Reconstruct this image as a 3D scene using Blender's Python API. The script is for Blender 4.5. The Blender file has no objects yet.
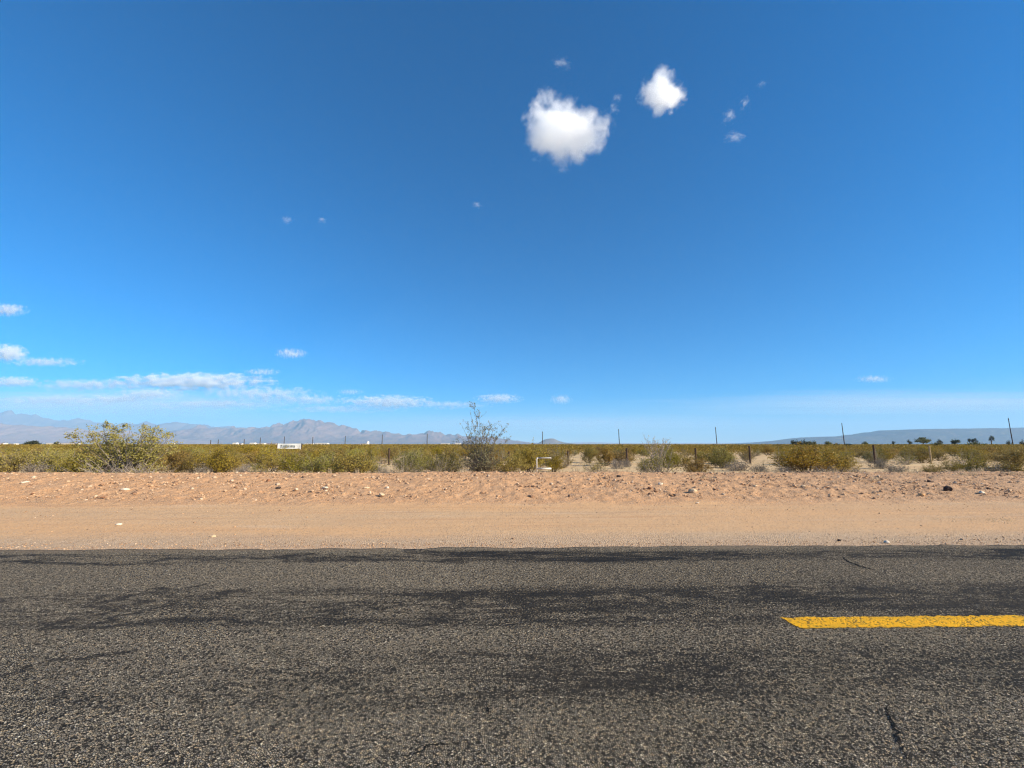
import bpy, bmesh, math, random
import numpy as np
from mathutils import Vector, Matrix
R = math.radians
scene = bpy.context.scene
COL = scene.collection
rnd = random.Random(7)
rng = np.random.default_rng(7)

# ------------------------------------------------------------------ camera
F, EYE = 440.0, 1.65
PITCH, YAW = math.atan(60 / F), R(1.33)
cam = bpy.data.cameras.new('camera'); camo = bpy.data.objects.new('camera', cam); COL.objects.link(camo)
cam.sensor_width = 36; cam.lens = F / 1024 * 36; cam.clip_start = .05; cam.clip_end = 200000
camo.location = (0, 0, EYE); camo.rotation_euler = (math.pi / 2 + PITCH, 0, -YAW)
scene.camera = camo
CM = camo.rotation_euler.to_matrix()

def ray(px, py):
    return CM @ Vector(((px - 512) / F, (384 - py) / F, -1))
def at_y(px, py, Y):                      # the point on a sight line that lies Y metres north of the camera
    d = ray(px, py); t = Y / d.y
    return Vector((d.x * t, Y, EYE + d.z * t))
def X_at(px, Y): return at_y(px, 444, Y).x

# ------------------------------------------------------------------ numpy noise
def _h(ix, iy, s):
    n = (ix.astype(np.int64) * 374761393 + iy.astype(np.int64) * 668265263 + s * 974634777) & 0xffffffff
    n = ((n ^ (n >> 13)) * 1274126177) & 0xffffffff
    return ((n ^ (n >> 16)) & 0xffff) / 65535.0
def vnoise(x, y, s=0):
    x = np.asarray(x, float); y = np.asarray(y, float)
    ix, iy = np.floor(x), np.floor(y); fx, fy = x - ix, y - iy
    fx = fx * fx * (3 - 2 * fx); fy = fy * fy * (3 - 2 * fy)
    a, b = _h(ix, iy, s), _h(ix + 1, iy, s); c, d = _h(ix, iy + 1, s), _h(ix + 1, iy + 1, s)
    return a + (b - a) * fx + (c - a) * fy + (a - b - c + d) * fx * fy
def fbm(x, y, o=4, s=0, ridged=False):
    t, a, w = 0, .5, 0
    for i in range(o):
        n = vnoise(np.asarray(x) * 2 ** i, np.asarray(y) * 2 ** i, s + i * 17)
        if ridged: n = 1 - np.abs(2 * n - 1)
        t = t + n * a; w += a; a *= .5
    return t / w
def sstep(a, b, x):
    t = np.clip((np.asarray(x, float) - a) / (b - a), 0, 1); return t * t * (3 - 2 * t)

# ------------------------------------------------------------------ object helpers
def link_mesh(name, me, mat=None, parent=None):
    o = bpy.data.objects.new(name, me); COL.objects.link(o)
    if mat is not None and not me.materials: me.materials.append(mat)
    if parent is not None: o.parent = parent
    return o
def tag(o, label=None, cat=None, group=None, kind=None):
    if label: o['label'] = label
    if cat: o['category'] = cat
    if group: o['group'] = group
    if kind: o['kind'] = kind
    return o
def empty(name, loc, rz=0, s=1):
    o = bpy.data.objects.new(name, None); COL.objects.link(o)
    o.empty_display_size = .2; o.location = loc; o.rotation_euler = (0, 0, rz); o.scale = (s, s, s)
    return o
def np_mesh(name, V, Fq, mat, smooth=False):
    V = np.asarray(V, np.float32); Fq = np.asarray(Fq, np.int32); k = Fq.shape[1]
    me = bpy.data.meshes.new(name)
    me.vertices.add(len(V)); me.vertices.foreach_set('co', V.ravel())
    me.loops.add(Fq.size); me.loops.foreach_set('vertex_index', Fq.ravel())
    me.polygons.add(len(Fq)); me.polygons.foreach_set('loop_start', np.arange(0, Fq.size, k, dtype=np.int32))
    me.polygons.foreach_set('use_smooth', np.full(len(Fq), smooth))
    me.update(calc_edges=True); me.validate()
    if mat: me.materials.append(mat)
    return me
def grid_mesh(name, X, Y, Z, mat, smooth=True):
    ny, nx = Z.shape
    V = np.stack([X, Y, Z], -1).reshape(-1, 3)
    i = (np.arange(ny - 1)[:, None] * nx + np.arange(nx - 1)[None]).ravel()
    return np_mesh(name, V, np.stack([i, i + 1, i + nx + 1, i + nx], -1), mat, smooth)
class MB:
    def __init__(s): s.v, s.f = [], []
    def add(s, v, f):
        n = len(s.v); s.v += [tuple(p) for p in v]; s.f += [[i + n for i in q] for q in f]
    def box(s, x0, y0, z0, x1, y1, z1):
        s.add([(x0,y0,z0),(x1,y0,z0),(x1,y1,z0),(x0,y1,z0),(x0,y0,z1),(x1,y0,z1),(x1,y1,z1),(x0,y1,z1)],
              [(3,2,1,0),(4,5,6,7),(0,1,5,4),(1,2,6,5),(2,3,7,6),(3,0,4,7)])
    def tube(s, pts, rad, n=8):
        pts = [Vector(p) for p in pts]; rad = rad if hasattr(rad, '__len__') else [rad] * len(pts)
        ring = []
        for i, p in enumerate(pts):
            d = (pts[min(i + 1, len(pts) - 1)] - pts[max(i - 1, 0)]).normalized()
            a = d.orthogonal().normalized() if i == 0 else (ring[-1][1] - d * ring[-1][1].dot(d)).normalized()
            b = d.cross(a); ring.append(([p + (a * math.cos(t) + b * math.sin(t)) * rad[i] for t in [2 * math.pi * k / n for k in range(n)]], a))
        v = [q for r_, _ in ring for q in r_]; f = []
        for i in range(len(pts) - 1):
            for k in range(n):
                k2 = (k + 1) % n; f.append((i*n+k, i*n+k2, (i+1)*n+k2, (i+1)*n+k))
        f.append(tuple(range(n))[::-1]); f.append(tuple(range((len(pts)-1)*n, len(pts)*n)))
        s.add(v, f)
    def build(s, name, mat, parent=None, smooth=False, bevel=0):
        me = bpy.data.meshes.new(name); me.from_pydata(s.v, [], s.f); me.update()
        if bevel:
            bm = bmesh.new(); bm.from_mesh(me)
            bmesh.ops.bevel(bm, geom=bm.edges[:], offset=bevel, segments=2, affect='EDGES', profile=.5); bm.to_mesh(me); bm.free()
        for p in me.polygons: p.use_smooth = smooth
        return link_mesh(name, me, mat, parent)

# ------------------------------------------------------------------ material helpers
class NT:
    def __init__(s, name):
        s.m = bpy.data.materials.new(name); s.m.use_nodes = True; s.t = s.m.node_tree; s.t.nodes.clear()
        s.out = s.t.nodes.new('ShaderNodeOutputMaterial')
    def n(s, t, ins=None, **kw):
        q = s.t.nodes.new('ShaderNode' + t)
        for k, v in kw.items(): setattr(q, k, v)
        for k, v in (ins or {}).items(): s.set(q.inputs[k], v)
        return q
    def set(s, i, v):
        if isinstance(v, bpy.types.NodeSocket): s.t.links.new(v, i)
        elif isinstance(v, bpy.types.Node): s.t.links.new(v.outputs[0], i)
        else: i.default_value = (*v, 1) if hasattr(v, '__len__') and len(v) == 3 and i.type == 'RGBA' else v
    def math(s, op, a, b=0, c=0, clamp=False): return s.n('Math', {0: a, 1: b, 2: c}, operation=op, use_clamp=clamp).outputs[0]
    def mr(s, v, a, b, c=0, d=1, smooth=True):
        return s.n('MapRange', {0: v, 1: a, 2: b, 3: c, 4: d}, interpolation_type='SMOOTHSTEP' if smooth else 'LINEAR').outputs[0]
    def mix(s, f, a, b, blend='MIX'):
        q = s.n('Mix', data_type='RGBA', blend_type=blend); s.set(q.inputs[0], f); s.set(q.inputs[6], a); s.set(q.inputs[7], b); return q.outputs[2]
    def noise(s, v, sc, det=4, rough=.55, dist=0, dim='3D'):
        return s.n('TexNoise', {'Vector': v, 'Scale': sc, 'Detail': det, 'Roughness': rough, 'Distortion': dist}, noise_dimensions=dim).outputs[0]
    def pos(s): return s.n('NewGeometry').outputs['Position']
    def vmul(s, v, k): return s.n('VectorMath', {0: v, 1: k}, operation='MULTIPLY').outputs[0]
    def ramp(s, f, stops):
        q = s.n('ValToRGB', {0: f}); e = q.color_ramp.elements
        while len(e) < len(stops): e.new(.5)
        for el, (p, c) in zip(e, stops): el.position = p; el.color = (*c, 1)
        return q.outputs[0]
    def bsdf(s, col, rough=.9, spec=.2, bump=None, metal=0):
        q = s.n('BsdfPrincipled', {'Base Color': col, 'Roughness': rough, 'Specular IOR Level': spec, 'Metallic': metal})
        if bump is not None: s.set(q.inputs['Normal'], bump)
        s.t.links.new(q.outputs[0], s.out.inputs[0]); return q
    def bump(s, h, strength, dist, nrm=None):
        q = s.n('Bump', {'Height': h, 'Strength': strength, 'Distance': dist})
        if nrm is not None: s.set(q.inputs['Normal'], nrm)
        return q.outputs[0]
def simple(name, col, rough=.7, var=.15, sc=8, spec=.3, metal=0):
    t = NT(name); p = t.n('TexCoord').outputs['Object']
    n = t.noise(p, sc, 5)
    t.bsdf(t.mix(t.mr(n, .3, .7), [c * (1 - var) for c in col], [min(1, c * (1 + var)) for c in col]), rough, spec,
           t.bump(n, .2, .01), metal)
    return t.m

# ------------------------------------------------------------------ sky and sun
SUN_AZ, SUN_EL = 112, 27
EXPOSURE = .95
w = bpy.data.worlds.new('World'); scene.world = w; w.use_nodes = True
nt = w.node_tree; bg = nt.nodes['Background']
sky = nt.nodes.new('ShaderNodeTexSky'); sky.sky_type = 'NISHITA'; sky.sun_disc = False
sky.sun_elevation = R(SUN_EL); sky.sun_rotation = R(SUN_AZ)
sky.altitude = 900; sky.air_density = 1.0; sky.dust_density = 0; sky.ozone_density = 10.0
hs = nt.nodes.new('ShaderNodeHueSaturation'); hs.inputs['Saturation'].default_value = 1.3; hs.inputs['Hue'].default_value = .494
nt.links.new(sky.outputs[0], hs.inputs['Color']); nt.links.new(hs.outputs[0], bg.inputs[0])
bg.inputs[1].default_value = .085
sl = bpy.data.lights.new('sun', 'SUN'); sl.energy = 5.0; sl.angle = R(.53); sl.color = (1, .89, .69)
so = bpy.data.objects.new('sun', sl); COL.objects.link(so)
sd = Vector((math.sin(R(SUN_AZ)) * math.cos(R(SUN_EL)), math.cos(R(SUN_AZ)) * math.cos(R(SUN_EL)), math.sin(R(SUN_EL))))
so.rotation_euler = sd.to_track_quat('Z', 'Y').to_euler(); so.location = sd * 50
vs = scene.view_settings; vs.view_transform = 'Standard'; vs.look = 'None'; vs.gamma = 1; vs.exposure = EXPOSURE; vs.use_curve_mapping = False
cy = scene.cycles
cy.max_bounces = 20; cy.diffuse_bounces = 3; cy.glossy_bounces = 2; cy.transmission_bounces = 3; cy.volume_bounces = 18; cy.transparent_max_bounces = 16
cy.volume_max_steps = 256; cy.use_denoising = True; cy.denoising_prefilter = 'FAST'; cy.filter_width = 1.25; cy.sample_clamp_indirect = 4
scene.render.film_transparent = False

# ------------------------------------------------------------------ ground shape
EDGE = 7.36                                # far edge of the asphalt
def H(x, y):
    x = np.asarray(x, float); y = np.asarray(y, float)
    cr = .54 + .05 * (vnoise(x * .09, 0 * x, 3) - .5) + .05 * (vnoise(x * .5, 0 * x, 5) - .5)
    up = sstep(11.6, 17.0, y) * .55 + .45 * np.clip((y - 12.4) / 4.8, 0, 1)
    down = 1 - .8 * sstep(17.2, 21.5, y) - .2 * sstep(21.5, 30, y)
    und = (fbm(x * .12, y * .12, 3, 40) - .5) * .22 * sstep(20, 28, y) * (1 - sstep(150, 400, y))
    return cr * up * down + und - .015 * sstep(7.3, 8, y) * (1 - sstep(10, 12, y))
_gx, _gy = np.arange(-110, 110.01, .1), np.arange(0, 92, .1)
_HG = H(*np.meshgrid(_gx, _gy)).tolist()
def Hs(x, y):
    u, v = (x + 110) * 10, y * 10; i, j = int(u), int(v)
    if not (0 <= i < 2199 and 0 <= j < 919): return float(H(np.array([x]), np.array([y]))[0])
    u -= i; v -= j; a, b = _HG[j], _HG[j + 1]
    return (a[i] * (1 - u) + a[i + 1] * u) * (1 - v) + (b[i] * (1 - u) + b[i + 1] * u) * v
def hit(px, py):                           # where a sight line meets the land
    d = ray(px, py); t = 1.5
    for i in range(6000):
        p = Vector((0, 0, EYE)) + d * t
        if p.z <= Hs(p.x, p.y): return p
        t += .02 if t < 30 else .1
    return p

# ------------------------------------------------------------------ materials of the land
STAINS = [([(49, 627), (63, 621), (115, 605), (176, 589)], .05), ([(98, 624), (159, 605), (220, 596), (246, 590)], .06), ([(81, 613), (115, 597)], .035), ([(49, 627), (115, 625), (180, 622), (250, 619)], .05),
          ([(0, 563), (140, 564), (175, 561), (300, 557)], .06), ([(300, 560), (430, 562), (520, 557)], .06), ([(440, 608), (449, 598), (466, 595), (504, 597), (541, 605), (569, 600), (640, 604)], .06), ([(500, 603), (600, 612), (700, 606)], .10),
          ([(350, 623), (520, 621), (700, 621), (780, 622)], .03), ([(466, 653), (540, 662), (600, 668)], .045), ([(640, 650), (700, 668), (745, 680)], .045), ([(0, 686), (70, 663), (115, 655)], .05), ([(845, 650), (880, 663), (908, 673)], .04),
          ([(860, 590), (930, 597), (1023, 606)], .08), ([(760, 585), (850, 605)], .06), ([(560, 596), (650, 590), (760, 598)], .07)]
def mat_asphalt():
    t = NT('asphalt'); p = t.pos()
    warp = t.n('VectorMath', {0: p, 1: t.n('VectorMath', {0: t.n('TexNoise', {'Vector': p, 'Scale': 60.0}).outputs[1], 'Scale': .006}, operation='SCALE').outputs[0]}, operation='ADD').outputs[0]
    v1 = t.n('TexVoronoi', {'Vector': warp, 'Scale': 78.0}, voronoi_dimensions='2D')
    ve = t.n('TexVoronoi', {'Vector': warp, 'Scale': 78.0}, voronoi_dimensions='2D', feature='DISTANCE_TO_EDGE')
    sep = t.n('SeparateColor', {0: v1.outputs['Color']})
    stone = t.ramp(sep.outputs[0], [(0, (.028, .026, .023)), (.16, (.075, .067, .057)), (.28, (.25, .22, .18)), (.52, (.39, .335, .255)), (.70, (.48, .385, .27)), (.78, (.34, .32, .29)), (.88, (.62, .46, .28)), (1, (.88, .78, .62))])
    xyz = t.n('SeparateXYZ', {0: p}); X, Y = xyz.outputs[0], xyz.outputs[1]
    wob = t.math('MULTIPLY', t.math('SUBTRACT', t.noise(t.vmul(p, (.35, 1.2, 1)), 1.0, 3), .5), .55)
    Yw = t.math('ADD', Y, wob)
    def band(a, b, c, d): return t.math('MULTIPLY', t.mr(Yw, a, b), t.mr(Yw, c, d, 1, 0))
    b1 = band(6.35, 6.62, 6.98, 7.14)
    b2 = t.math('MULTIPLY', t.math('MULTIPLY', t.mr(Y, 4.30, 4.36), t.mr(Yw, 5.15, 5.6, 1, 0)), .85)
    b3 = t.math('MULTIPLY', band(2.9, 3.25, 3.6, 4.0), .55)
    bands = t.math('MAXIMUM', t.math('MAXIMUM', b1, b2), b3)
    # branching streaks of bled tar
    ps = t.vmul(p, (.42, 1.5, 1)); rot = t.n('VectorRotate', {'Vector': ps, 'Angle': .18}, rotation_type='Z_AXIS').outputs[0]
    r1 = t.math('ABSOLUTE', t.math('SUBTRACT', t.noise(rot, 1.15, 5, .62, .5), .5))
    streak = t.mr(r1, .0, .05, 1, 0)
    rot2 = t.n('VectorRotate', {'Vector': t.vmul(p, (.28, 2.0, 1)), 'Angle': -.10}, rotation_type='Z_AXIS').outputs[0]
    r2 = t.math('ABSOLUTE', t.math('SUBTRACT', t.noise(rot2, 1.7, 6, .66, .9), .5))
    streak = t.math('MAXIMUM', streak, t.math('MULTIPLY', t.mr(r2, .0, .04, 1, 0), .9))
    blot = t.mr(t.noise(t.vmul(p, (.3, 1, 1)), .9, 4), .42, .64)
    bleed_and_light = t.math('MULTIPLY', bands, t.math('ADD', .06, t.math('MULTIPLY', t.math('ADD', t.math('MULTIPLY', streak, .75), t.math('MULTIPLY', blot, .55)), t.mr(t.noise(t.vmul(p, (.16, .5, 1)), 1.0, 2), .3, .55, .35, 1))))
    seam = t.math('MULTIPLY', t.math('MULTIPLY', t.mr(Yw, 4.18, 4.24), t.mr(Yw, 4.36, 4.44, 1, 0)), t.mr(t.noise(t.vmul(p, (1, 8, 1)), 5, 4), .4, .6))
    bleed_and_light = t.math('MAXIMUM', t.math('MULTIPLY', seam, .35), bleed_and_light)
    bleed_and_light = t.math('ADD', bleed_and_light, t.math('MULTIPLY', t.math('SUBTRACT', t.mr(X, -4.0, 2.0), .5), .30))  # fall of light painted into the mask: lighter left, darker right
    bleed_and_light = t.math('ADD', bleed_and_light, t.math('MULTIPLY', t.math('SUBTRACT', t.noise(p, .8, 5), .5), .3))
    tar_lines = t.n('Attribute', attribute_name='tar_stain').outputs['Fac']
    bleed_and_light = t.math('MAXIMUM', bleed_and_light, t.math('MULTIPLY', tar_lines, t.mr(t.noise(p, 3.5, 4), .25, .6, .42, .88)))
    hidden = t.mr(t.math('SUBTRACT', bleed_and_light, sep.outputs[1]), -.12, .12)
    gap = t.mr(ve.outputs['Distance'], .08, .24, 1, 0)
    tar = t.mix(t.noise(p, 30, 4), (.006, .0055, .005), (.020, .018, .015))  # bitumen, with the shade between stones painted in by a blacker tone
    c = t.mix(hidden, stone, t.mix(.82, stone, tar)); c = t.mix(t.math('MULTIPLY', gap, .85), c, tar)
    c = t.mix(t.math('MULTIPLY', bleed_and_light, .72), c, (.012, .012, .012))
    dust = t.math('MULTIPLY', t.mr(t.math('ADD', Y, t.math('MULTIPLY', t.math('SUBTRACT', t.noise(t.vmul(p, (.6, 1.5, 1)), 1.6, 6, .65), .5), .7)), 7.12, 7.5), .75)
    c = t.mix(dust, c, (.36, .27, .19))
    c = t.mix(t.mr(t.noise(t.vmul(p, (.5, 1, 1)), .5, 3), .3, .8, 0, .16), c, (.17, .135, .10))
    h = t.math('MULTIPLY', t.math('MULTIPLY', t.mr(ve.outputs['Distance'], 0, .35), t.math('ADD', .35, sep.outputs[2])), t.mr(hidden, 0, 1, 1, .35))
    nb = t.bump(h, 1.0, .020); nb = t.bump(t.noise(p, 7, 4), .25, .02, nb)
    t.bsdf(c, t.mr(hidden, 0, 1, .85, .7), .06, nb)
    return t.m

def mat_dirt():
    t = NT('graded_dirt'); p = t.pos(); xyz = t.n('SeparateXYZ', {0: p}); X, Y = xyz.outputs[0], xyz.outputs[1]
    big = t.noise(t.vmul(p, (.06, .35, .3)), 1, 4)
    drag = t.noise(t.vmul(p, (.12, 2.6, 1)), 1.6, 5, .6, .4)
    a = t.mix(t.mr(big, .35, .65), (.585, .35, .18), (.535, .35, .20))
    a = t.mix(t.math('MULTIPLY', t.mr(drag, .5, .75), .6), a, (.45, .25, .135))
    a = t.mix(t.math('MULTIPLY', t.mr(t.noise(t.vmul(p, (.25, 1.8, 1)), 1.1, 4), .55, .75), .5), a, (.60, .43, .28))
    # rough berm material
    rough = t.mr(t.math('ADD', Y, t.math('MULTIPLY', t.noise(t.vmul(p, (.5, 1, 1)), 1.2, 4), 1.6)), 12.9, 13.7)
    bc = t.mix(t.mr(t.noise(p, 2.2, 6, .65), .35, .7), (.57, .32, .165), (.49, .30, .175))
    bc = t.mix(t.mr(t.noise(p, 9, 5, .7), .52, .72, 0, .7), bc, (.36, .21, .13))
    bc = t.mix(t.mr(t.noise(p, 14, 4, .7), .58, .72, 0, .6), bc, (.62, .46, .32))
    c = t.mix(rough, a, bc)
    # grey gravel spilled at the asphalt edge
    g = t.math('MULTIPLY', t.mr(t.math('ADD', Y, t.math('MULTIPLY', t.noise(t.vmul(p, (.3, 1, 1)), .8, 4), 1.2)), 8.6, 9.6, 1, 0), .55)
    vg = t.n('TexVoronoi', {'Vector': p, 'Scale': 34.0}, voronoi_dimensions='2D')
    gs = t.n('SeparateColor', {0: vg.outputs['Color']})
    gc = t.ramp(gs.outputs[0], [(0, (.26, .19, .14)), (.3, (.40, .30, .21)), (.7, (.46, .345, .24)), (1, (.60, .48, .36))])
    c = t.mix(g, c, gc)
    c = t.mix(t.mr(X, 2, 16, 0, .3), c, (.34, .25, .175))  # all of the dirt turns darker and greyer towards the right
    # crumbs everywhere
    vc = t.n('TexVoronoi', {'Vector': p, 'Scale': 22.0}, voronoi_dimensions='2D'); cs = t.n('SeparateColor', {0: vc.outputs['Color']})
    crumb = t.math('MULTIPLY', t.mr(vc.outputs['Distance'], .22, .32, 1, 0), t.math('GREATER_THAN', cs.outputs[0], .66))
    c = t.mix(t.math('MULTIPLY', crumb, .75), c, t.mix(cs.outputs[1], (.24, .14, .09), (.66, .52, .38)))
    h = t.math('ADD', t.math('MULTIPLY', t.noise(p, 16, 6, .7), t.mr(rough, 0, 1, .5, 1.6)), t.math('ADD', t.math('MULTIPLY', crumb, .5), t.math('MULTIPLY', t.mr(vg.outputs['Distance'], 0, .6, .5, 0), g)))
    t.bsdf(c, .95, .1, t.bump(t.math('ADD', h, t.math('MULTIPLY', drag, .4)), .8, .035))
    return t.m

def mat_sand():
    t = NT('desert_sand'); p = t.pos()
    c = t.mix(t.mr(t.noise(t.vmul(p, (.5, 1, 1)), .25, 5), .35, .7), (.60, .44, .25), (.50, .335, .19))
    c = t.mix(t.mr(t.noise(p, 1.7, 6, .7), .5, .75, 0, .7), c, (.40, .28, .17))
    c = t.mix(t.mr(t.noise(p, .9, 5, .6), .58, .7, 0, .7), c, (.50, .41, .20))
    c = t.mix(t.mr(t.noise(p, 11, 4, .7), .6, .75, 0, .5), c, (.25, .18, .12))
    t.bsdf(c, .95, .1, t.bump(t.noise(p, 8, 6, .7), .8, .05))
    return t.m
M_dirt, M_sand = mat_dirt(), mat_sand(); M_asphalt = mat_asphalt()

# desert floor: one sheet to the horizon
def axis(fine, step, far, grow=1.14):
    a = list(np.arange(0, fine, step)); s = step
    while a[-1] < far: s *= grow; a.append(a[-1] + s)
    a[-1] = far; return np.array(a)
ax = axis(45, .6, 30000); xs = np.concatenate([-ax[:0:-1], ax])
ys = np.concatenate([-axis(6, 3, 30000, 1.3)[:0:-1], np.arange(0, 21.5, 3), 21.5 + axis(45, .5, 30000 - 21.5)])
GX, GY = np.meshgrid(xs, ys)
GZ = np.where(GY < 21.5, -.06, H(GX, GY) - .25 * (1 - sstep(21.5, 24.5, GY)) + (fbm(GX * .9, GY * .9, 3, 9) - .5) * .10 * (GY < 120) * sstep(22, 26, GY))
tag(link_mesh('ground', grid_mesh('ground', GX, GY, GZ, M_sand)), 'pale sandy desert floor running out to the horizon', kind='structure')

# graded shoulder and the earth berm, one strip of loose dirt
xs = np.concatenate([-(28 + axis(2, .4, 400, 1.2))[::-1], np.arange(-27.95, 27.96, .05), 28 + axis(2, .4, 400, 1.2)])
ys = np.concatenate([np.arange(EDGE - .06, 12, .07), np.arange(12, 17.8, .045), np.arange(17.8, 26, .15)])
GX, GY = np.meshgrid(xs, ys)
am = sstep(12.0, 13.6, GY) * (1 - .5 * sstep(18, 21, GY))
micro = (fbm(GX * 1.1, GY * 1.5, 4, 21) - .5) * (.02 + .06 * am) + (fbm(GX * 5, GY * 5, 3, 22) - .5) * (.008 + .07 * am)
micro += np.clip(vnoise(GX * 9, GY * 9, 31) - .72, 0, 1) * .12 * am
ruts = (fbm(GX * .05, GY * 2.2, 3, 77) - .5) * .035 * (1 - am)
GZ = H(GX, GY) + (micro + ruts) * sstep(EDGE, EDGE + .5, GY) - .006 - .5 * sstep(23.0, 26, GY)
tag(link_mesh('dirt_shoulder', grid_mesh('dirt_shoulder', GX, GY, GZ, M_dirt)), 'graded tan dirt shoulder rising into a stony earth berm beside the road', kind='structure')

# road
def road_mesh():
    xs = np.concatenate([-(10 + axis(5, .5, 390, 1.25))[::-1], np.arange(-9.97, 10, .03), 10 + axis(5, .5, 390, 1.25)])
    ys = np.concatenate([[.75, .85], np.arange(1.2, 2.2, .2), np.arange(2.2, 7.23, .03), [7.28, EDGE, EDGE + .004]])
    X, Y = np.meshgrid(xs, ys); Z = (fbm(X * .4, Y * .4, 3, 60) - .5) * .006
    jag = (fbm(X * 2.2, 0 * X, 4, 61) - .5) * .2 + (fbm(X * .3, 0 * X, 2, 62) - .5) * .06
    Y = np.where(Y > 7.25, Y + jag, np.where(Y < .9, Y - jag, Y)); Z[-1] -= .05; Z[0] -= .05
    wx = X + (fbm(X * 1.9, Y * 3.6, 5, 401) - .5) * 1.15 + (fbm(X * 9, Y * 14, 3, 403) - .5) * .22
    wy = Y + (fbm(X * 1.9, Y * 3.6, 5, 402) - .5) * .42 + (fbm(X * 9, Y * 14, 3, 404) - .5) * .10
    tar = np.zeros_like(X)
    for line, wd in STAINS:
        q = [hit(*k) for k in line]
        for A, B in zip(q, q[1:]):
            bx, by = B.x - A.x, B.y - A.y
            u = np.clip(((wx - A.x) * bx + (wy - A.y) * by) / (bx * bx + by * by), 0, 1)
            d = np.hypot(wx - A.x - u * bx, (wy - A.y - u * by) * 1.0)
            tar = np.maximum(tar, 1 - sstep(0, wd * 2.3, d))
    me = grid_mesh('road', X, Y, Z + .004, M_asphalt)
    at = me.attributes.new('tar_stain', 'FLOAT', 'POINT'); at.data.foreach_set('value', tar.astype(np.float32).ravel())
    return me
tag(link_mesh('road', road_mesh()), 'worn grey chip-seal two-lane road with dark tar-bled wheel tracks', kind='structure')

# yellow centre dash
def mat_yellow():
    t = NT('yellow_road_paint'); p = t.pos()
    v = t.n('TexVoronoi', {'Vector': p, 'Scale': 66.0}, voronoi_dimensions='2D'); s = t.n('SeparateColor', {0: v.outputs['Color']})
    xyz = t.n('SeparateXYZ', {0: p})
    wear = t.mr(t.math('ADD', t.math('MULTIPLY', s.outputs[0], .62), t.math('ADD', t.math('MULTIPLY', t.noise(p, 9, 5, .7), .5), t.math('MULTIPLY', t.noise(p, 1.7, 4, .6), .3))), .84, .98)
    c = t.mix(t.noise(p, 5, 5), (.76, .37, .006), (.86, .46, .012))
    c = t.mix(t.math('MULTIPLY', s.outputs[1], .3), c, (.5, .25, .01)); c = t.mix(t.mr(t.noise(t.vmul(p, (.7, 4, 1)), 2.2, 5, .65), .45, .75, 0, .55), c, (.36, .22, .035))
    c = t.mix(t.math('MULTIPLY', wear, .85), c, (.06, .045, .025))
    t.bsdf(c, .7, .12, t.bump(t.mr(v.outputs['Distance'], 0, .6, 1, 0), .7, .009)); return t.m
pa, pb, pc = hit(782, 618.6), hit(800, 629.3), hit(1023, 614.8)
y0, y1 = pb.y, pa.y
xs = np.linspace(0, 1, 160)
def dash():
    V, Fq = [], []
    for i, u in enumerate(xs):
        for k in range(5):
            v = k / 4; yy = y0 + (y1 - y0) * v
            xa = pb.x + (pa.x - pb.x) * v; x = xa + (xa * 0 + 3.05) * u
            e = 0 if 0 < k < 4 else (float(fbm(x * 22, k * 7., 4, 5)) - .5) * .06
            ex = 0 if i else (float(fbm(yy * 25, 3., 3, 6)) - .5) * .06
            V.append((x + ex, yy + e, .0085 + (float(fbm(x * .4, yy * .4, 3, 60)) - .5) * .006))
    for i in range(len(xs) - 1):
        for k in range(4): a = i * 5 + k; Fq.append((a, a + 5, a + 6, a + 1))
    return np_mesh('road_marking', V, Fq, mat_yellow())
tag(link_mesh('road_marking', dash()), 'worn yellow centre-line dash painted on the grey asphalt', kind='structure')

# cracks in the surface
M_crack = simple('crack_dark', (.012, .012, .012), .95, .2, 40, .05)  # near-black colour of the crack strips
def crack(pts, wpx, name='road_crack'):
    P = [hit(*q) for q in pts]; V, Fq = [], []
    L = []
    for i in range(len(P) - 1):
        for k in range(8):
            q = P[i].lerp(P[i + 1], k / 8); L.append(q + Vector(((rnd.random() - .5) * .03, (rnd.random() - .5) * .03, 0)))
    for i, q in enumerate(L):
        d = (L[min(i + 1, len(L) - 1)] - L[max(0, i - 1)]).normalized(); nrm = Vector((-d.y, d.x, 0))
        ww = wpx * (.25 + .75 * math.sin(math.pi * i / (len(L) - 1))) * rnd.uniform(.5, 1.2)
        z = .0086 + (float(fbm(q.x * .4, q.y * .4, 3, 60)) - .5) * .006
        for s in (-1, 1): r_ = q + nrm * s * ww; V.append((r_.x, r_.y, z))
    for i in range(len(L) - 1): a = 2 * i; Fq.append((a, a + 1, a + 3, a + 2))
    tag(link_mesh(name, np_mesh(name, V, Fq, M_crack)), 'thin dark crack in the asphalt', kind='structure')
crack([(842, 557), (850, 563), (864, 568), (880, 572)], .014)
crack([(886, 704), (893, 722), (898, 740), (908, 767)], .010)
crack([(488, 702), (487, 712), (491, 716)], .007)
crack([(400, 767), (430, 748), (470, 742)], .006)

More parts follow.
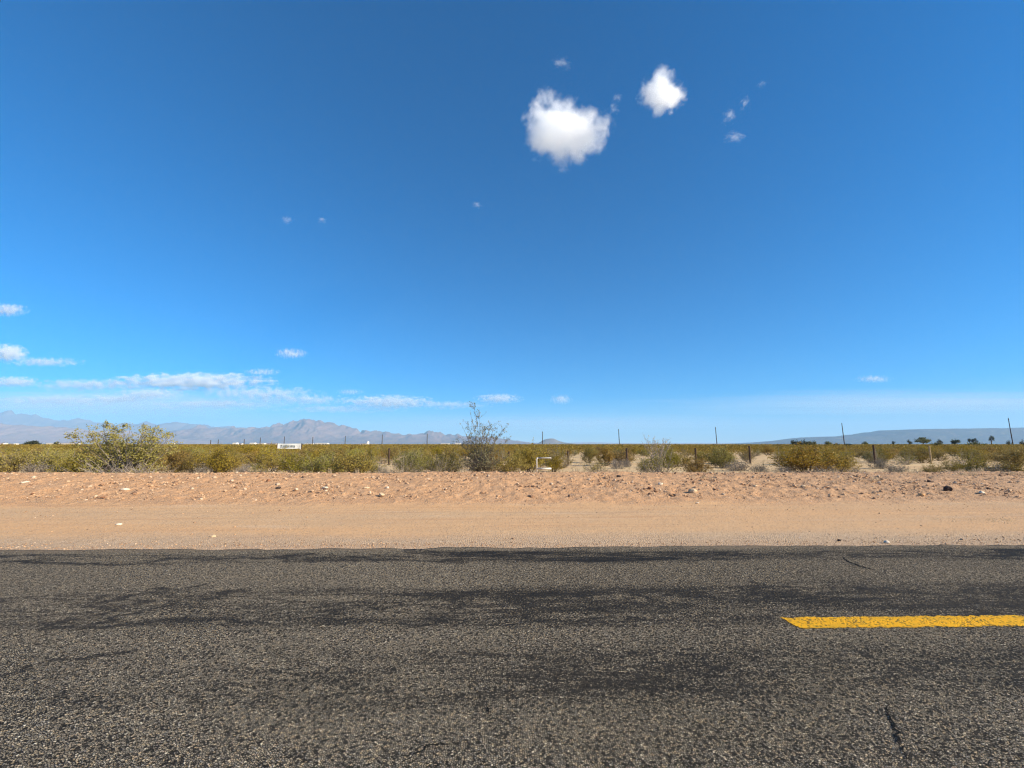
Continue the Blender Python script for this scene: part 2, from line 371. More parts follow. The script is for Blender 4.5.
# ------------------------------------------------------------------ stones
def stone_shape(r_, sub=1, flat=.7, amp=.35):
    bm = bmesh.new(); bmesh.ops.create_icosphere(bm, subdivisions=sub, radius=1)
    s = Vector((r_.uniform(.8, 1.3), r_.uniform(.7, 1.1), flat * r_.uniform(.75, 1.2)))
    pl = [(Vector((r_.gauss(0, 1), r_.gauss(0, 1), r_.gauss(0, 1))).normalized(), r_.uniform(.62, .9)) for _ in range(7)]
    for v in bm.verts:
        c = v.co.copy()
        for n_, d_ in pl:
            k = c.dot(n_)
            if k > d_: c -= n_ * (k - d_)
        c *= 1 + amp * (r_.random() - .5) * .4
        v.co = Vector((c.x * s.x, c.y * s.y, c.z * s.z))
    V = np.array([v.co[:] for v in bm.verts]); T = np.array([[v.index for v in f.verts] for f in bm.faces]); bm.free(); return V, T
def stone_mat(name, cols, sc=6):
    t = NT(name); oi = t.n('ObjectInfo'); g = t.n('NewGeometry'); p = t.n('TexCoord').outputs['Object']
    c = t.ramp(g.outputs['Random Per Island'], cols)
    c = t.mix(t.mr(t.noise(t.pos(), sc * 4, 5), .35, .7, 0, .45), c, (.30, .2, .13))
    t.bsdf(c, .9, .2, t.bump(t.noise(t.pos(), sc * 8, 5), .5, .01)); return t.m
M_gravel = stone_mat('gravel_mix', [(0, (.15, .085, .06)), (.25, (.34, .19, .11)), (.5, (.50, .30, .165)), (.85, (.54, .36, .22)), (1, (.64, .50, .36))])
shapes = [stone_shape(rnd, 1) for _ in range(14)]
Vs, Ts, off = [], [], 0
def add_stone(x, y, r, sink=.3):
    global off
    V, T = shapes[rnd.randrange(14)]; a = rnd.random() * 6.28; c, s = math.cos(a), math.sin(a)
    W = np.stack([V[:, 0] * c - V[:, 1] * s, V[:, 0] * s + V[:, 1] * c, V[:, 2]], -1) * r
    W += (x, y, Hs(x, y) + r * sink - .01); Vs.append(W); Ts.append(T + off); off += len(V)
for i in range(17000):                                   # berm face
    y = 12.9 + 4.6 * rnd.random() ** .8; x = rnd.uniform(-1.25, 1.25) * y
    if (math.sin(x * 2.1 + math.sin(y * 3)) + math.sin(x * .7 - y)) < -.3 and rnd.random() < .6: continue
    add_stone(x, y, .010 + .016 * rnd.random() ** 2 + .055 * rnd.random() ** 13)
for i in range(900):                                    # shoulder
    y = 7.5 + 5.5 * rnd.random(); x = rnd.uniform(-1.25, 1.25) * y
    add_stone(x, y, .007 + .013 * rnd.random() ** 3 + .02 * rnd.random() ** 14)
for i in range(2600):                                   # asphalt edge
    y = EDGE + .02 + abs(rnd.gauss(0, .35)); x = rnd.uniform(-1.25, 1.25) * y
    add_stone(x, y, .006 + .010 * rnd.random() ** 2)
for i in range(500):                                    # strays beyond the crest
    y = 17.6 + 18 * rnd.random() ** 1.5; x = rnd.uniform(-1.2, 1.2) * y
    add_stone(x, y, .03 + .05 * rnd.random() ** 3)
o = link_mesh('gravel', np_mesh('gravel', np.concatenate(Vs), np.concatenate(Ts), M_gravel))
tag(o, 'loose pebbles and gravel strewn over the dirt berm and shoulder', kind='stuff')

M_rock = {'white': simple('pale_limestone', (.66, .56, .43), .9, .2, 9, .1), 'tan': simple('tan_rock', (.52, .38, .24), .9, .25, 9, .1),
          'dark': simple('dark_basalt', (.055, .04, .035), .85, .3, 9, .2), 'red': simple('red_brown_rock', (.24, .115, .065), .9, .25, 9, .1),
          'orange': simple('orange_rock', (.52, .29, .13), .9, .2, 9, .1)}
rocks = [  # px, py(base), size m, flatness, tone, label
 (950, 491, .16, 1.3, 'dark', 'black upright lump of rock standing on the berm near the right edge'),
 (983, 494, .15, .75, 'white', 'pale rock with a dark side, right of the black lump on the berm'),
 (930, 482, .13, .45, 'dark', 'flat dark stone on the upper berm, left of the black lump'),
 (923, 496, .14, .45, 'orange', 'orange flat stone at the foot of the berm, left of the black lump'),
 (694, 493, .20, .62, 'tan', 'biggest tan block on the berm, below the bush with the second fence post'),
 (661, 485, .13, .8, 'white', 'white chunk of rock high on the berm below the bush with pale top twigs'),
 (756, 487, .13, .6, 'tan', 'tan stone on the berm below the grey brush'),
 (716, 490, .10, .6, 'red', 'small red-brown stone just right of the biggest tan block'),
 (675, 496, .10, .7, 'dark', 'small dark stone at the foot of the berm, left of the biggest tan block'),
 (698, 503.5, .09, .3, 'white', 'thin white chip lying alone on the smooth dirt below the tan block'),
 (619, 477, .12, .7, 'dark', 'dark stone at the berm crest below the first dark fence post'),
 (650, 489, .10, .7, 'red', 'red-brown stone on the berm, below left of the white chunk'),
 (804, 487, .11, .6, 'tan', 'tan stone on the berm below the widest right-hand bush'),
 (278, 488.5, .15, .4, 'dark', 'long flat dark stone on the berm below the olive bush near the white banner'),
 (268, 481.5, .10, .7, 'red', 'reddish stone above the long flat dark stone on the berm'),
 (325, 488.5, .13, .6, 'white', 'pale stone with shaded left side, right of the long flat dark stone'),
 (366, 489, .14, .5, 'tan', 'broad tan stone on the berm, left of the white rock'),
 (387, 489, .13, .65, 'white', 'white rock on the berm below the left fence post'),
 (381, 496, .13, .75, 'tan', 'chunky tan rock at the berm foot just under the white rock'),
 (317, 493.5, .12, .35, 'dark', 'dark sliver of stone at the berm foot left of the chunky tan rock'),
 (24, 483.5, .17, .4, 'white', 'flat white slab high on the berm at the far left'),
 (124, 490.5, .20, .35, 'white', 'long pale stone on the berm below the big leafy shrub'),
 (31, 495, .10, .7, 'red', 'dark reddish stone near the berm foot at the far left'),
 (102, 498, .10, .5, 'red', 'small reddish stone at the berm foot, left below the long pale stone'),
 (888, 543, .07, .6, 'white', 'white stone with a dark side lying right at the asphalt edge'),
 (118, 525, .09, .4, 'white', 'white flat stone on the smooth shoulder dirt at left'),
 (212, 537, .08, .45, 'tan', 'pale tan stone on the shoulder close to the asphalt, left of centre'),
 (840, 541, .05, .6, 'dark', 'small dark stone on the gravel left of the white roadside stone')]
for px, py, sz, fl, tone, lab in rocks:
    p = hit(px, py); V, T = stone_shape(rnd, 2, fl, .5)
    V = V * sz * .62; V[:, 2] += .0
    me = np_mesh('rock', V, T, M_rock[tone]); o = link_mesh('rock', me)
    o.location = (p.x, p.y + sz * .3, Hs(p.x, p.y + sz * .3) + sz * .62 * fl * .45); o.rotation_euler = (0, 0, rnd.uniform(-.5, .5))
    tag(o, lab, 'rock', 'larger rocks lying on the berm and shoulder')

# ------------------------------------------------------------------ plants
def leaf_mat(name, a, b, dry, trans=.3):
    t = NT(name); oi = t.n('ObjectInfo'); g = t.n('NewGeometry'); p = t.n('TexCoord').outputs['Object']
    c = t.mix(t.mr(t.noise(p, 3.2, 3), .35, .65), a, b)
    c = t.mix(t.math('MULTIPLY', g.outputs['Random Per Island'], .55), c, dry)
    hsv = t.n('HueSaturation', {'Color': c, 'Hue': t.mr(oi.outputs['Random'], 0, 1, .480, .515, False), 'Saturation': t.mr(t.math('FRACT', t.math('MULTIPLY', oi.outputs['Random'], 7.3)), 0, 1, .86, 1.05, False), 'Value': t.mr(t.math('FRACT', t.math('MULTIPLY', oi.outputs['Random'], 3.7)), 0, 1, .84, 1.2, False)}).outputs[0]
    d = t.n('BsdfPrincipled', {'Base Color': hsv, 'Roughness': .6, 'Specular IOR Level': .25}).outputs[0]
    tr = t.n('BsdfTranslucent', {'Color': hsv}).outputs[0]
    t.t.links.new(t.n('MixShader', {0: trans, 1: d, 2: tr}).outputs[0], t.out.inputs[0]); return t.m
def bark_mat(name, a, b):
    t = NT(name); p = t.n('TexCoord').outputs['Object']; g = t.n('NewGeometry')
    c = t.mix(t.mr(t.noise(p, 6, 4), .3, .7), a, b)
    t.bsdf(t.mix(t.math('MULTIPLY', g.outputs['Random Per Island'], .5), c, [x * .45 for x in a]), .9, .1); return t.m
L_creo = leaf_mat('creosote_leaf', (.24, .185, .018), (.31, .225, .025), (.34, .22, .045))
L_olive = leaf_mat('olive_leaf', (.18, .155, .016), (.24, .195, .025), (.26, .18, .04))
L_yel = leaf_mat('yellow_green_leaf', (.27, .245, .024), (.34, .29, .034), (.30, .22, .06))
L_pale = leaf_mat('sage_grey_leaf', (.17, .165, .075), (.21, .195, .085), (.20, .16, .09))
L_grey = leaf_mat('grey_brush_leaf', (.19, .17, .13), (.25, .22, .17), (.15, .11, .075), .1)
L_dark = leaf_mat('dark_tree_leaf', (.022, .034, .012), (.04, .052, .016), (.06, .055, .02))
L_green = leaf_mat('light_tree_leaf', (.09, .11, .025), (.13, .14, .035), (.14, .12, .04))
L_straw = leaf_mat('straw_blade', (.55, .44, .24), (.62, .5, .28), (.45, .33, .18))
B_grey = bark_mat('grey_bark', (.24, .20, .165), (.36, .31, .27))
B_mid = bark_mat('brown_grey_bark', (.13, .105, .085), (.21, .175, .145))
B_dark = bark_mat('dark_bark', (.075, .058, .042), (.13, .105, .08))

def tubes(polys, sides=3):
    V, Fq, n = [], [], 0
    for P, r0, r1 in polys:
        P = np.asarray(P); k = len(P); d = np.gradient(P, axis=0); d /= np.linalg.norm(d, axis=1)[:, None] + 1e-9
        up = np.where(np.abs(d[:, 2:3]) > .9, [[1., 0, 0]], [[0, 0, 1.]])
        a = np.cross(d, up); a /= np.linalg.norm(a, axis=1)[:, None]; b = np.cross(d, a)
        rr = np.linspace(r0, r1, k)[:, None, None]; th = np.arange(sides) * 2 * np.pi / sides
        ring = P[:, None] + rr * (a[:, None] * np.cos(th)[None, :, None] + b[:, None] * np.sin(th)[None, :, None])
        V.append(ring.reshape(-1, 3)); i = np.arange(k - 1)[:, None] * sides + np.arange(sides)[None]; j = np.arange(k - 1)[:, None] * sides + (np.arange(sides)[None] + 1) % sides
        Fq.append(np.stack([i, j, j + sides, i + sides], -1).reshape(-1, 4) + n); n += k * sides
    return np.concatenate(V), np.concatenate(Fq)
def leaves(C, size, g, aspect=.55, updir=0):
    n = len(C); a = g.normal(size=(n, 3)); a[:, 2] += updir; a /= np.linalg.norm(a, axis=1)[:, None]
    b = np.cross(a, g.normal(size=(n, 3))); b /= np.linalg.norm(b, axis=1)[:, None] + 1e-9
    s = size * g.uniform(.6, 1.3, (n, 1)); V = np.stack([C - a * s, C + b * s * aspect, C + a * s, C - b * s * aspect], 1).reshape(-1, 3)
    return V, np.arange(n * 4).reshape(-1, 4)
def curve(p0, d0, L, g, k=5, up=.25, wob=.12):
    P = [np.array(p0, float)]; d = np.array(d0, float)
    for i in range(k - 1):
        d = d + g.normal(size=3) * wob; d[2] += up / k; d /= np.linalg.norm(d); P.append(P[-1] + d * L / (k - 1))
    return np.array(P)
def bush(g, h, rad, stems=30, subs=7, nleaf=4200, lsize=.03, fill=.3, tilt=(5, 62), jit=.07, thick=.014, low=.45, twigs=2):
    polys, tips = [], []
    for i in range(stems):
        az = g.uniform(0, 2 * np.pi); tl = R(tilt[0] + (tilt[1] - tilt[0]) * g.random() ** .7)
        d = np.array([math.cos(az) * math.sin(tl), math.sin(az) * math.sin(tl), math.cos(tl)])
        L = 1 / math.sqrt((d[0] ** 2 + d[1] ** 2) / rad ** 2 + (d[2] / h) ** 2) * g.uniform(.72, 1.04)
        P = curve((math.cos(az) * g.uniform(0, .12), math.sin(az) * g.uniform(0, .12), -.08), d, L, g, 6, .3, .09)
        polys.append((P, thick, thick * .3))
        for k in range(subs):
            u = g.uniform(fill, .98) * 5; q = int(u); p = P[q] + (P[min(q + 1, 5)] - P[q]) * (u - q)
            dd = (P[min(q + 1, 5)] - P[q]); dd = dd / (np.linalg.norm(dd) + 1e-9) + g.normal(size=3) * .55; dd[2] += .15; dd /= np.linalg.norm(dd)
            S = curve(p, dd, L * g.uniform(.16, .36), g, 4, .3, .16); polys.append((S, thick * .4, thick * .15)); tips.append(S)
            for m in range(twigs):
                S2 = curve(S[g.integers(1, 4)], dd + g.normal(size=3) * .7, L * g.uniform(.07, .16), g, 3, .2, .2); polys.append((S2, thick * .2, thick * .1)); tips.append(S2)
    ti = g.integers(0, len(tips), nleaf); C = []
    for i in ti:
        S = tips[i]; u = (1 - g.random() ** 1.4 * .85) * (len(S) - 1); q = min(int(u), len(S) - 2); C.append(S[q] + (S[q + 1] - S[q]) * (u - q))
    C = np.array(C) + g.normal(size=(nleaf, 3)) * jit * np.array([1, 1, .7])
    keep = C[:, 2] > low * h * g.random(nleaf); C = C[keep]
    return tubes(polys), leaves(C, lsize, g)
def proto(kind, g, leafm, barkm, **kw):
    (sv, sf), (lv, lf) = bush(g, **kw)
    return np_mesh(kind + '_stems', sv, sf, barkm), np_mesh(kind + '_foliage', lv, lf, leafm)
def plant(name, meshes, loc, rz, s, label, cat, group=None, sz=1):
    e = empty(name, loc, rz, s); e.scale = (s, s, s * sz)
    link_mesh('stems', meshes[0], None, e); link_mesh('foliage', meshes[1], None, e)
    return tag(e, label, cat, group)
def G(i): return np.random.default_rng(100 + i)
creo = [proto('creosote', G(i), L_creo, B_dark, h=1.45, rad=1.05 + .12 * (i % 3), stems=30 + 3 * (i % 4), subs=7, nleaf=5200, lsize=.034) for i in range(6)]
oliv = [proto('olive', G(20 + i), L_olive, B_dark, h=1.35, rad=1.05, stems=34, subs=7, nleaf=4600, lsize=.032, tilt=(5, 66)) for i in range(3)]
yell = [proto('yellow', G(30 + i), L_yel, B_grey, h=1.35, rad=1.3, stems=34, subs=8, nleaf=6500, lsize=.032, tilt=(5, 70), low=.3) for i in range(3)]
thin = [proto('thin', G(40 + i), L_olive, B_grey, h=1.4, rad=.95, stems=32, subs=6, nleaf=1900, lsize=.028, thick=.013) for i in range(3)]
brush = [proto('brush', G(50 + i), L_grey, B_grey, h=.55, rad=.75, stems=46, subs=6, nleaf=1500, lsize=.022, tilt=(10, 82), thick=.008, low=.05) for i in range(3)]

def spot(px, Y): x = X_at(px, Y); return (x, Y, Hs(x, Y) - .03)
def place(name, pool, px, Y, wpx, top, label, cat, group=None, wm=1.05, hm=1.42):
    """put a bush at a column of the photo, Y metres off, with the width and top row it has there"""
    x, y, z = spot(px, Y); ztop = at_y(px, top, Y).z
    m = pool[rnd.randrange(len(pool))]; wid = wpx / F * Y
    s = wid / 2 / wm; return plant(name, m, (x, y, z), rnd.random() * 6.28, s, label, cat, group, (ztop - z) / hm / s)
GF = 'shrubs right behind the berm'
front = []
def fr(*a, **k): front.append((X_at(a[2], a[3]), a[3])); return place(*a, **k)
fr('desert_shrub', yell, 12, 21.5, 52, 449, 'yellow-green shrub at the far left behind the berm', 'bush', GF, wm=1.3)
fr('desert_shrub', yell, 52, 22.5, 52, 448, 'yellow-green shrub between the far left one and the big leafy shrub', 'bush', GF, wm=1.3)
fr('desert_shrub', yell, 84, 20.5, 40, 453, 'low yellow-green shrub touching the left foot of the big leafy shrub', 'bush', GF, wm=1.3)
fr('desert_shrub', oliv, 192, 22.5, 34, 455, 'low olive shrub just right of the big leafy shrub', 'bush', GF)
fr('creosote_bush', oliv, 220, 21, 44, 445, 'dense dark green bush standing alone right of the big leafy shrub', 'bush', GF)
fr('desert_shrub', thin, 256, 21, 32, 460, 'small pale twiggy shrub between the dense dark green bush and the white banner', 'bush', GF)
fr('creosote_bush', yell, 296, 23, 46, 451, 'yellow-green bush just below the white banner', 'bush', GF, wm=1.3)
fr('creosote_bush', yell, 322, 21, 46, 452, 'broad yellow-green bush right of the white banner', 'bush', GF, wm=1.3)
fr('creosote_bush', creo, 355, 21.5, 48, 450, 'rounded bush left of the leftmost dark fence post', 'bush', GF)
fr('creosote_bush', thin, 405, 21, 36, 454, 'thin bush right of the leftmost dark fence post', 'bush', GF)
fr('creosote_bush', thin, 441, 20.5, 42, 453, 'thin grey-stemmed bush left of the tall sparse shrub', 'bush', GF)
fr('creosote_bush', creo, 512, 22, 40, 454, 'olive bush right of the tall sparse shrub', 'bush', GF)
fr('creosote_bush', creo, 553, 25.5, 26, 456, 'small olive bush at the open right end of the white pipe frame', 'bush', GF)
fr('creosote_bush', thin, 596, 22.5, 32, 457, 'small thin bush between the white pipe frame and the first fence post', 'bush', GF)
fr('creosote_bush', thin, 660, 21, 52, 447, 'broad grey-stemmed bush with pale twigs rising above the horizon', 'bush', GF)
fr('creosote_bush', thin, 648, 22, 34, 453, 'small olive bush leaning on the left of the broad grey-stemmed bush', 'bush', GF)
fr('creosote_bush', creo, 697, 21.5, 30, 457, 'small green bush standing before the second dark fence post', 'bush', GF)
fr('creosote_bush', creo, 803, 22, 66, 447, 'widest olive bush on the right half, right of the grey brush', 'bush', GF, hm=1.45)
fr('creosote_bush', creo, 838, 25, 40, 452, 'smaller olive bush touching the right side of the widest olive bush', 'bush', GF)
fr('creosote_bush', oliv, 929, 21, 18, 461, 'small round green bush below the pale wooden fence post', 'bush', GF)
fr('creosote_bush', oliv, 972, 21.5, 34, 458, 'low dark bush right of the small round green bush', 'bush', GF)
fr('creosote_bush', oliv, 1008, 20.5, 44, 461, 'low dark spreading bush at the far right behind the berm', 'bush', GF)
fr('creosote_bush', oliv, 948, 25, 30, 459, 'low dark bush behind and right of the pale wooden fence post', 'bush', GF)
for px, Y, wpx, top, lab in [
    (735, 27, 34, 459, 'low grey brush mound right of the second dark fence post'), (757, 24, 22, 464, 'small grey brush by the berm crest below the third dark fence post'),
    (782, 20.6, 30, 466, 'grey dead brush at the left foot of the widest olive bush'), (822, 20.4, 34, 466, 'grey dead brush at the right foot of the widest olive bush'),
    (851, 20.4, 16, 466, 'little grey brush tuft right of the widest olive bush'), (893, 21.5, 36, 464, 'wide grey brush mat on the sand below the fence gap'),
    (878, 29, 22, 458, 'grey brush at the foot of the fourth dark fence post'), (990, 20.6, 40, 464, 'grey brush mat beneath the low dark bushes at right'),
    (384, 20.5, 16, 465, 'dark grey brush tuft under the leftmost dark fence post'), (617, 29, 20, 459, 'grey brush left of the first fence post'),
    (40, 20.3, 44, 462, 'grey dead brush under the yellow-green shrubs at far left'), (205, 20.2, 22, 464, 'pale dry brush left of the dense dark green bush'),
    (245, 20.2, 24, 464, 'pale dry brush right of the dense dark green bush'), (626, 31, 12, 459, 'pale dry brush tuft at the foot of the first fence post')]:
    fr('dry_brush', brush, px, Y, wpx, top, lab, 'brush', 'grey dry brush behind the berm', wm=.75, hm=.55)

# the tall sparse shrub
g = G(70)
polys, C = [], []
base = spot(481, 21)
def sparse(tx, tz, ty, n, tuft):
    p1 = np.array([tx, ty, tz]); p0 = np.array([g.uniform(-.12, .12), g.uniform(-.1, .1), -.05])
    mid = p0 * .55 + p1 * .45 + np.array([-tx * .18, 0, .15]); u = np.linspace(0, 1, 9)[:, None]
    P = p0 * (1 - u) ** 2 + mid * 2 * u * (1 - u) + p1 * u ** 2 + g.normal(size=(9, 3)) * .025 * u
    polys.append((P, .017, .006))
    for k in range(n):
        q = g.integers(3, 9); d = g.normal(size=3) * .7 + (P[min(q, 8)] - P[q - 1]) * 3; d /= np.linalg.norm(d)
        S = curve(P[min(q, 8)], d, g.uniform(.14, .48), g, 4, .5, .2); polys.append((S, .006, .003))
        for m in range(tuft):
            C.append(S[g.integers(1, 4)] + g.normal(size=3) * .035)
px2m = 21 / F
for tx, top in [(-7, 408), (-14, 424), (-19, 437), (-12, 433), (-2, 418), (4, 432), (9, 427), (14, 424), (18, 434), (24, 441), (-5, 440), (13, 439), (-10, 414), (-16, 430), (6, 436), (20, 430), (-22, 441), (1, 426)]:
    sparse(tx * px2m, at_y(481, top + 1, 21).z - base[2], g.uniform(-.5, .5), 19, 8)
for k in range(46):
    a = g.uniform(0, 6.28); tl = g.uniform(.1, 1.0); L = g.uniform(.8, 1.35)
    sparse(math.cos(a) * math.sin(tl) * L, math.cos(tl) * L, math.sin(a) * math.sin(tl) * L, 10, 6)
sv, sf = tubes(polys); lv, lf = leaves(np.array(C), .033, g)
plant('tall_shrub', (np_mesh('tall_shrub_stems', sv, sf, B_mid), np_mesh('tall_shrub_foliage', lv, lf, L_pale)), base, 0, 1,
      'tall sparse shrub with thin bare stems rising above the mountains', 'shrub'); front.append((base[0], 21))

# pale twigs above the bush at the second post
g = G(71); polys, C = [], []; base = spot(657, 23.5)
for k in range(26):
    tx = g.uniform(-.9, .9); sparse(tx, at_y(657, g.uniform(438.5, 446), 23.5).z - base[2], g.uniform(-.4, .4), 4, 5)
sv, sf = tubes(polys); lv, lf = leaves(np.array(C), .03, g)
plant('desert_shrub', (np_mesh('pale_twig_stems', sv, sf, B_grey), np_mesh('pale_twig_foliage', lv, lf, L_straw)), base, 0, 1,
      'pale straw-coloured twiggy shrub whose tops poke above the horizon', 'shrub'); front.append((base[0], 23.5))

# the big leafy shrub on the left, clumped foliage on outlying limbs
g = G(72); polys, C = [], []; base = spot(130, 20.5); px2m = 20.5 / F
clumps = [(80, 438, 5), (87, 434, 6), (93, 432, 6), (88, 438, 5), (107, 432, 6), (113, 427, 4), (119, 427, 4), (104, 441, 8), (116, 438, 8), (127, 432, 7), (133, 430, 5), (127, 440, 9), (138, 437, 8),
          (148, 431, 6), (152, 436, 7), (158, 430, 5), (165, 431, 5), (165, 440, 6), (170, 446, 5), (160, 446, 8), (150, 447, 9), (140, 448, 10), (128, 450, 10), (116, 449, 10), (105, 451, 9),
          (97, 455, 9), (110, 459, 8), (92, 462, 8), (140, 458, 6), (100, 466, 6), (153, 469, 5), (82, 467, 6)]
for cx, cy, r in clumps:
    for side in (0, 1):
        c = np.array([(cx - 130) * px2m, g.uniform(-.9, .9) * (.4 + r / 12), at_y(cx, cy, 20.5).z - base[2]]); rr = r * px2m
        mid = c * np.array([.45, .45, .35]) + g.normal(size=3) * .08; u = np.linspace(0, 1, 8)[:, None]
        p0 = np.array([g.uniform(-.25, .25), g.uniform(-.2, .2), -.05])
        P = p0 * (1 - u) ** 2 + mid * 2 * u * (1 - u) + c * u ** 2 + g.normal(size=(8, 3)) * .03 * u
        polys.append((P, .035, .007))
        for k in range(9):
            S = curve(P[g.integers(4, 8)], g.normal(size=3) + (0, 0, .2), rr * g.uniform(.7, 1.3), g, 4, .2, .25); polys.append((S, .007, .003))
            nn = int(14 + 22 * rr); C += list(S[g.integers(1, 4, nn)] + g.normal(size=(nn, 3)) * rr * np.array([.30, .30, .17]))
sv, sf = tubes(polys); lv, lf = leaves(np.array(C), .040, g)
e = plant('leafy_shrub', (np_mesh('leafy_shrub_stems', sv, sf, B_grey), np_mesh('leafy_shrub_foliage', lv, lf, L_yel)), base, 0, 1,
          'biggest leafy yellow-green shrub with clumped spreading limbs, above the horizon at left', 'shrub'); front.append((base[0], 20.5))
polys = []
for k in range(190):
    a = g.uniform(0, 6.28); tl = g.uniform(.6, 1.5)
    polys.append((curve((g.uniform(-.9, 1.9), g.uniform(-1.3, -.3), .05), (math.cos(a) * math.sin(tl), math.sin(a) * math.sin(tl), math.cos(tl)), g.uniform(.5, 1.3), g, 6, -.1, .22), .012, .004))
sv, sf = tubes(polys); link_mesh('dead_branches', np_mesh('dead_branches', sv, sf, B_grey), None, e)

# the scrub field: individuals up to the count, then one mass
POSTS = [(389.5, 'dark', 448), (626.5, 'dark', 448), (695, 'dark', 448), (749, 'dark', 445.8), (873, 'dark', 444.8), (929, 'pale', 446)]
FENCE_Y = 35.0
COLS = [(-9999, 75, 'at the far left'), (75, 180, 'near the big leafy shrub'), (180, 270, 'near the dense dark green bush'),
        (270, 389, 'right of the white banner'), (389, 481, 'right of the leftmost post'), (481, 551, 'right of the tall sparse shrub'),
        (551, 626, 'right of the white pipe frame'), (626, 695, 'right of the second dark post'), (695, 749, 'right of the third dark post'),
        (749, 873, 'right of the fourth dark post'), (873, 929, 'left of the pale post'), (929, 9999, 'right of the pale post')]
def px_of(x, y):
    v = CM.transposed() @ Vector((x, y, 1.65 - EYE)); return 512 + F * v.x / -v.z
cand = []
for i in range(60000):
    y = math.sqrt(rnd.uniform(22 ** 2, 84 ** 2)); x = rnd.uniform(-1.24, 1.24) * y; px = px_of(x, y)
    if not -25 < px < 1050: continue
    cand.append((y, x, px))
sel = []
def ok(x, y, px):
    if y < 30:
        if px > 540 or rnd.random() < .45: return False
        dm = 2.2
    elif y < FENCE_Y + 6:
        if px > 560 and (rnd.random() < .93): return False
        if abs(y - FENCE_Y) < 1.3: return False
        dm = 2.7
        if px < 560 and math.sin(x * .37 + y * .45) + .6 * math.sin(x * .19 - y * .31) < -.2: return False
    elif y < 64:
        dm = 2.9 if px < 540 else 2.6
        if px > 540 and math.sin(x * .31 + y * .55) + .6 * math.sin(x * .13 - y * .21) < .45 + (60 - y) * .03: return False
        if px < 540 and math.sin(x * .37 + y * .45) + .6 * math.sin(x * .19 - y * .31) < -.35: return False
    else: dm = 3.0
    if 272 < px < 306 and y < 62: dm = 3.2
    for q in POSTS:
        if y < FENCE_Y + .5 and abs(px - q[0]) < 1.0 * F / y + 3: return False
    if abs(px - 544) < 14 and y < 25.5: return False
    for (qx, qy) in front:
        if (qx - x) ** 2 + (qy - y) ** 2 < 1.5 ** 2: return False
    for (qx, qy, _) in sel:
        if (qx - x) ** 2 + (qy - y) ** 2 < dm * dm: return False
    return True
for y, x, px in cand:
    if ok(x, y, px): sel.append((x, y, px))
sel.sort(key=lambda q: q[1])
NIND = 262
LAST_Y = sel[min(NIND, len(sel)) - 1][1]
for x, y, px in sel[:NIND]:
    far = 'before the fence' if y < FENCE_Y else ('close behind the fence' if y < 50 else 'far behind the fence')
    cn = next(c for c in COLS if c[0] <= px < c[1])[2]
    pool = (creo + yell + oliv + thin) if px < 420 else (creo + oliv + thin)
    m = rnd.choice(pool); s = rnd.uniform(.82, 1.1); z = Hs(x, y) - .04
    hmax = 1.53 - z + (.0 if y < 40 else 0)
    lowv = .62 if (272 < px < 306 and y < 62) else 1
    tgt = min(rnd.uniform(.95, 1.62) * lowv, hmax + .06)
    plant('creosote_bush', m, (x, y, z), rnd.random() * 6.28, s, 'olive creosote bush %s, %s' % (far, cn), 'bush', 'creosote bushes %s, %s' % (far, cn), tgt / 1.45 / s)
# the mass
def clump(n, h, r, size, g):
    u = g.random(n) ** .45; th = g.uniform(0, 6.28, n); cz = g.random(n)
    rr = r * np.sqrt(np.clip(1 - (cz * .9) ** 2, 0, 1)) * u ** .5
    C = np.stack([np.cos(th) * rr, np.sin(th) * rr, .12 * h + cz * h * .85 * (.75 + .25 * np.sin(th * 3 + r * 9))], -1)
    return leaves(C, size, g)
g = G(80); Vs, Fs, off = [], [], 0
near_set = [clump(170, 1.5, 1.15, .12, g) for _ in range(10)]; mid_set = [clump(60, 1.5, 1.3, .24, g) for _ in range(10)]; far_set = [clump(30, 1.5, 2.2, .5, g) for _ in range(10)]
pts = []
for (x, y, px) in sel[NIND:]: pts.append((x, y, 0))
y = max(84, LAST_Y)
n1 = int(1.24 * (200 ** 2 - 84 ** 2) / 9)
for i in range(n1):
    yy = math.sqrt(g.uniform(84 ** 2, 200 ** 2)); pts.append((g.uniform(-1.24, 1.24) * yy, yy, 0 if yy < 130 else 1))
k = 0
while k < 1500:                                         # the scrub goes on past both sides of the view
    yy = g.uniform(21, 110); xx = g.uniform(-2.6, 2.6) * yy
    if abs(xx) > 1.27 * yy + .6 and abs(xx) < 190 and abs(yy - 35) > 1.2: pts.append((xx, yy, 0)); k += 1
for i in range(9000):
    yy = 200 * (2600 / 200) ** g.random(); pts.append((g.uniform(-1.24, 1.24) * yy, yy, 2))
for x, yy, lv_ in pts:
    V, T = (near_set, mid_set, far_set)[lv_][g.integers(0, 10)]; a = g.uniform(0, 6.28); c, s = math.cos(a), math.sin(a); k = g.uniform(.75, 1.12); z = Hs(x, yy)
    kz = min(k * g.uniform(.85, 1.05), (1.6 - z) / 1.5)
    Vs.append(np.stack([(V[:, 0] * c - V[:, 1] * s) * k + x, (V[:, 0] * s + V[:, 1] * c) * k + yy, V[:, 2] * kz + z], -1)); Fs.append(T + off); off += len(V)
def mass_mat():
    t = NT('scrub_mass'); g_ = t.n('NewGeometry'); p = t.pos()
    c = t.mix(t.mr(t.noise(p, .25, 3), .35, .65), (.19, .148, .02), (.25, .178, .03))
    c = t.mix(t.math('MULTIPLY', g_.outputs['Random Per Island'], .5), c, (.27, .17, .05))
    d = t.n('BsdfPrincipled', {'Base Color': c, 'Roughness': .7, 'Specular IOR Level': .2}).outputs[0]; tr = t.n('BsdfTranslucent', {'Color': c}).outputs[0]
    t.t.links.new(t.n('MixShader', {0: .25, 1: d, 2: tr}).outputs[0], t.out.inputs[0]); return t.m
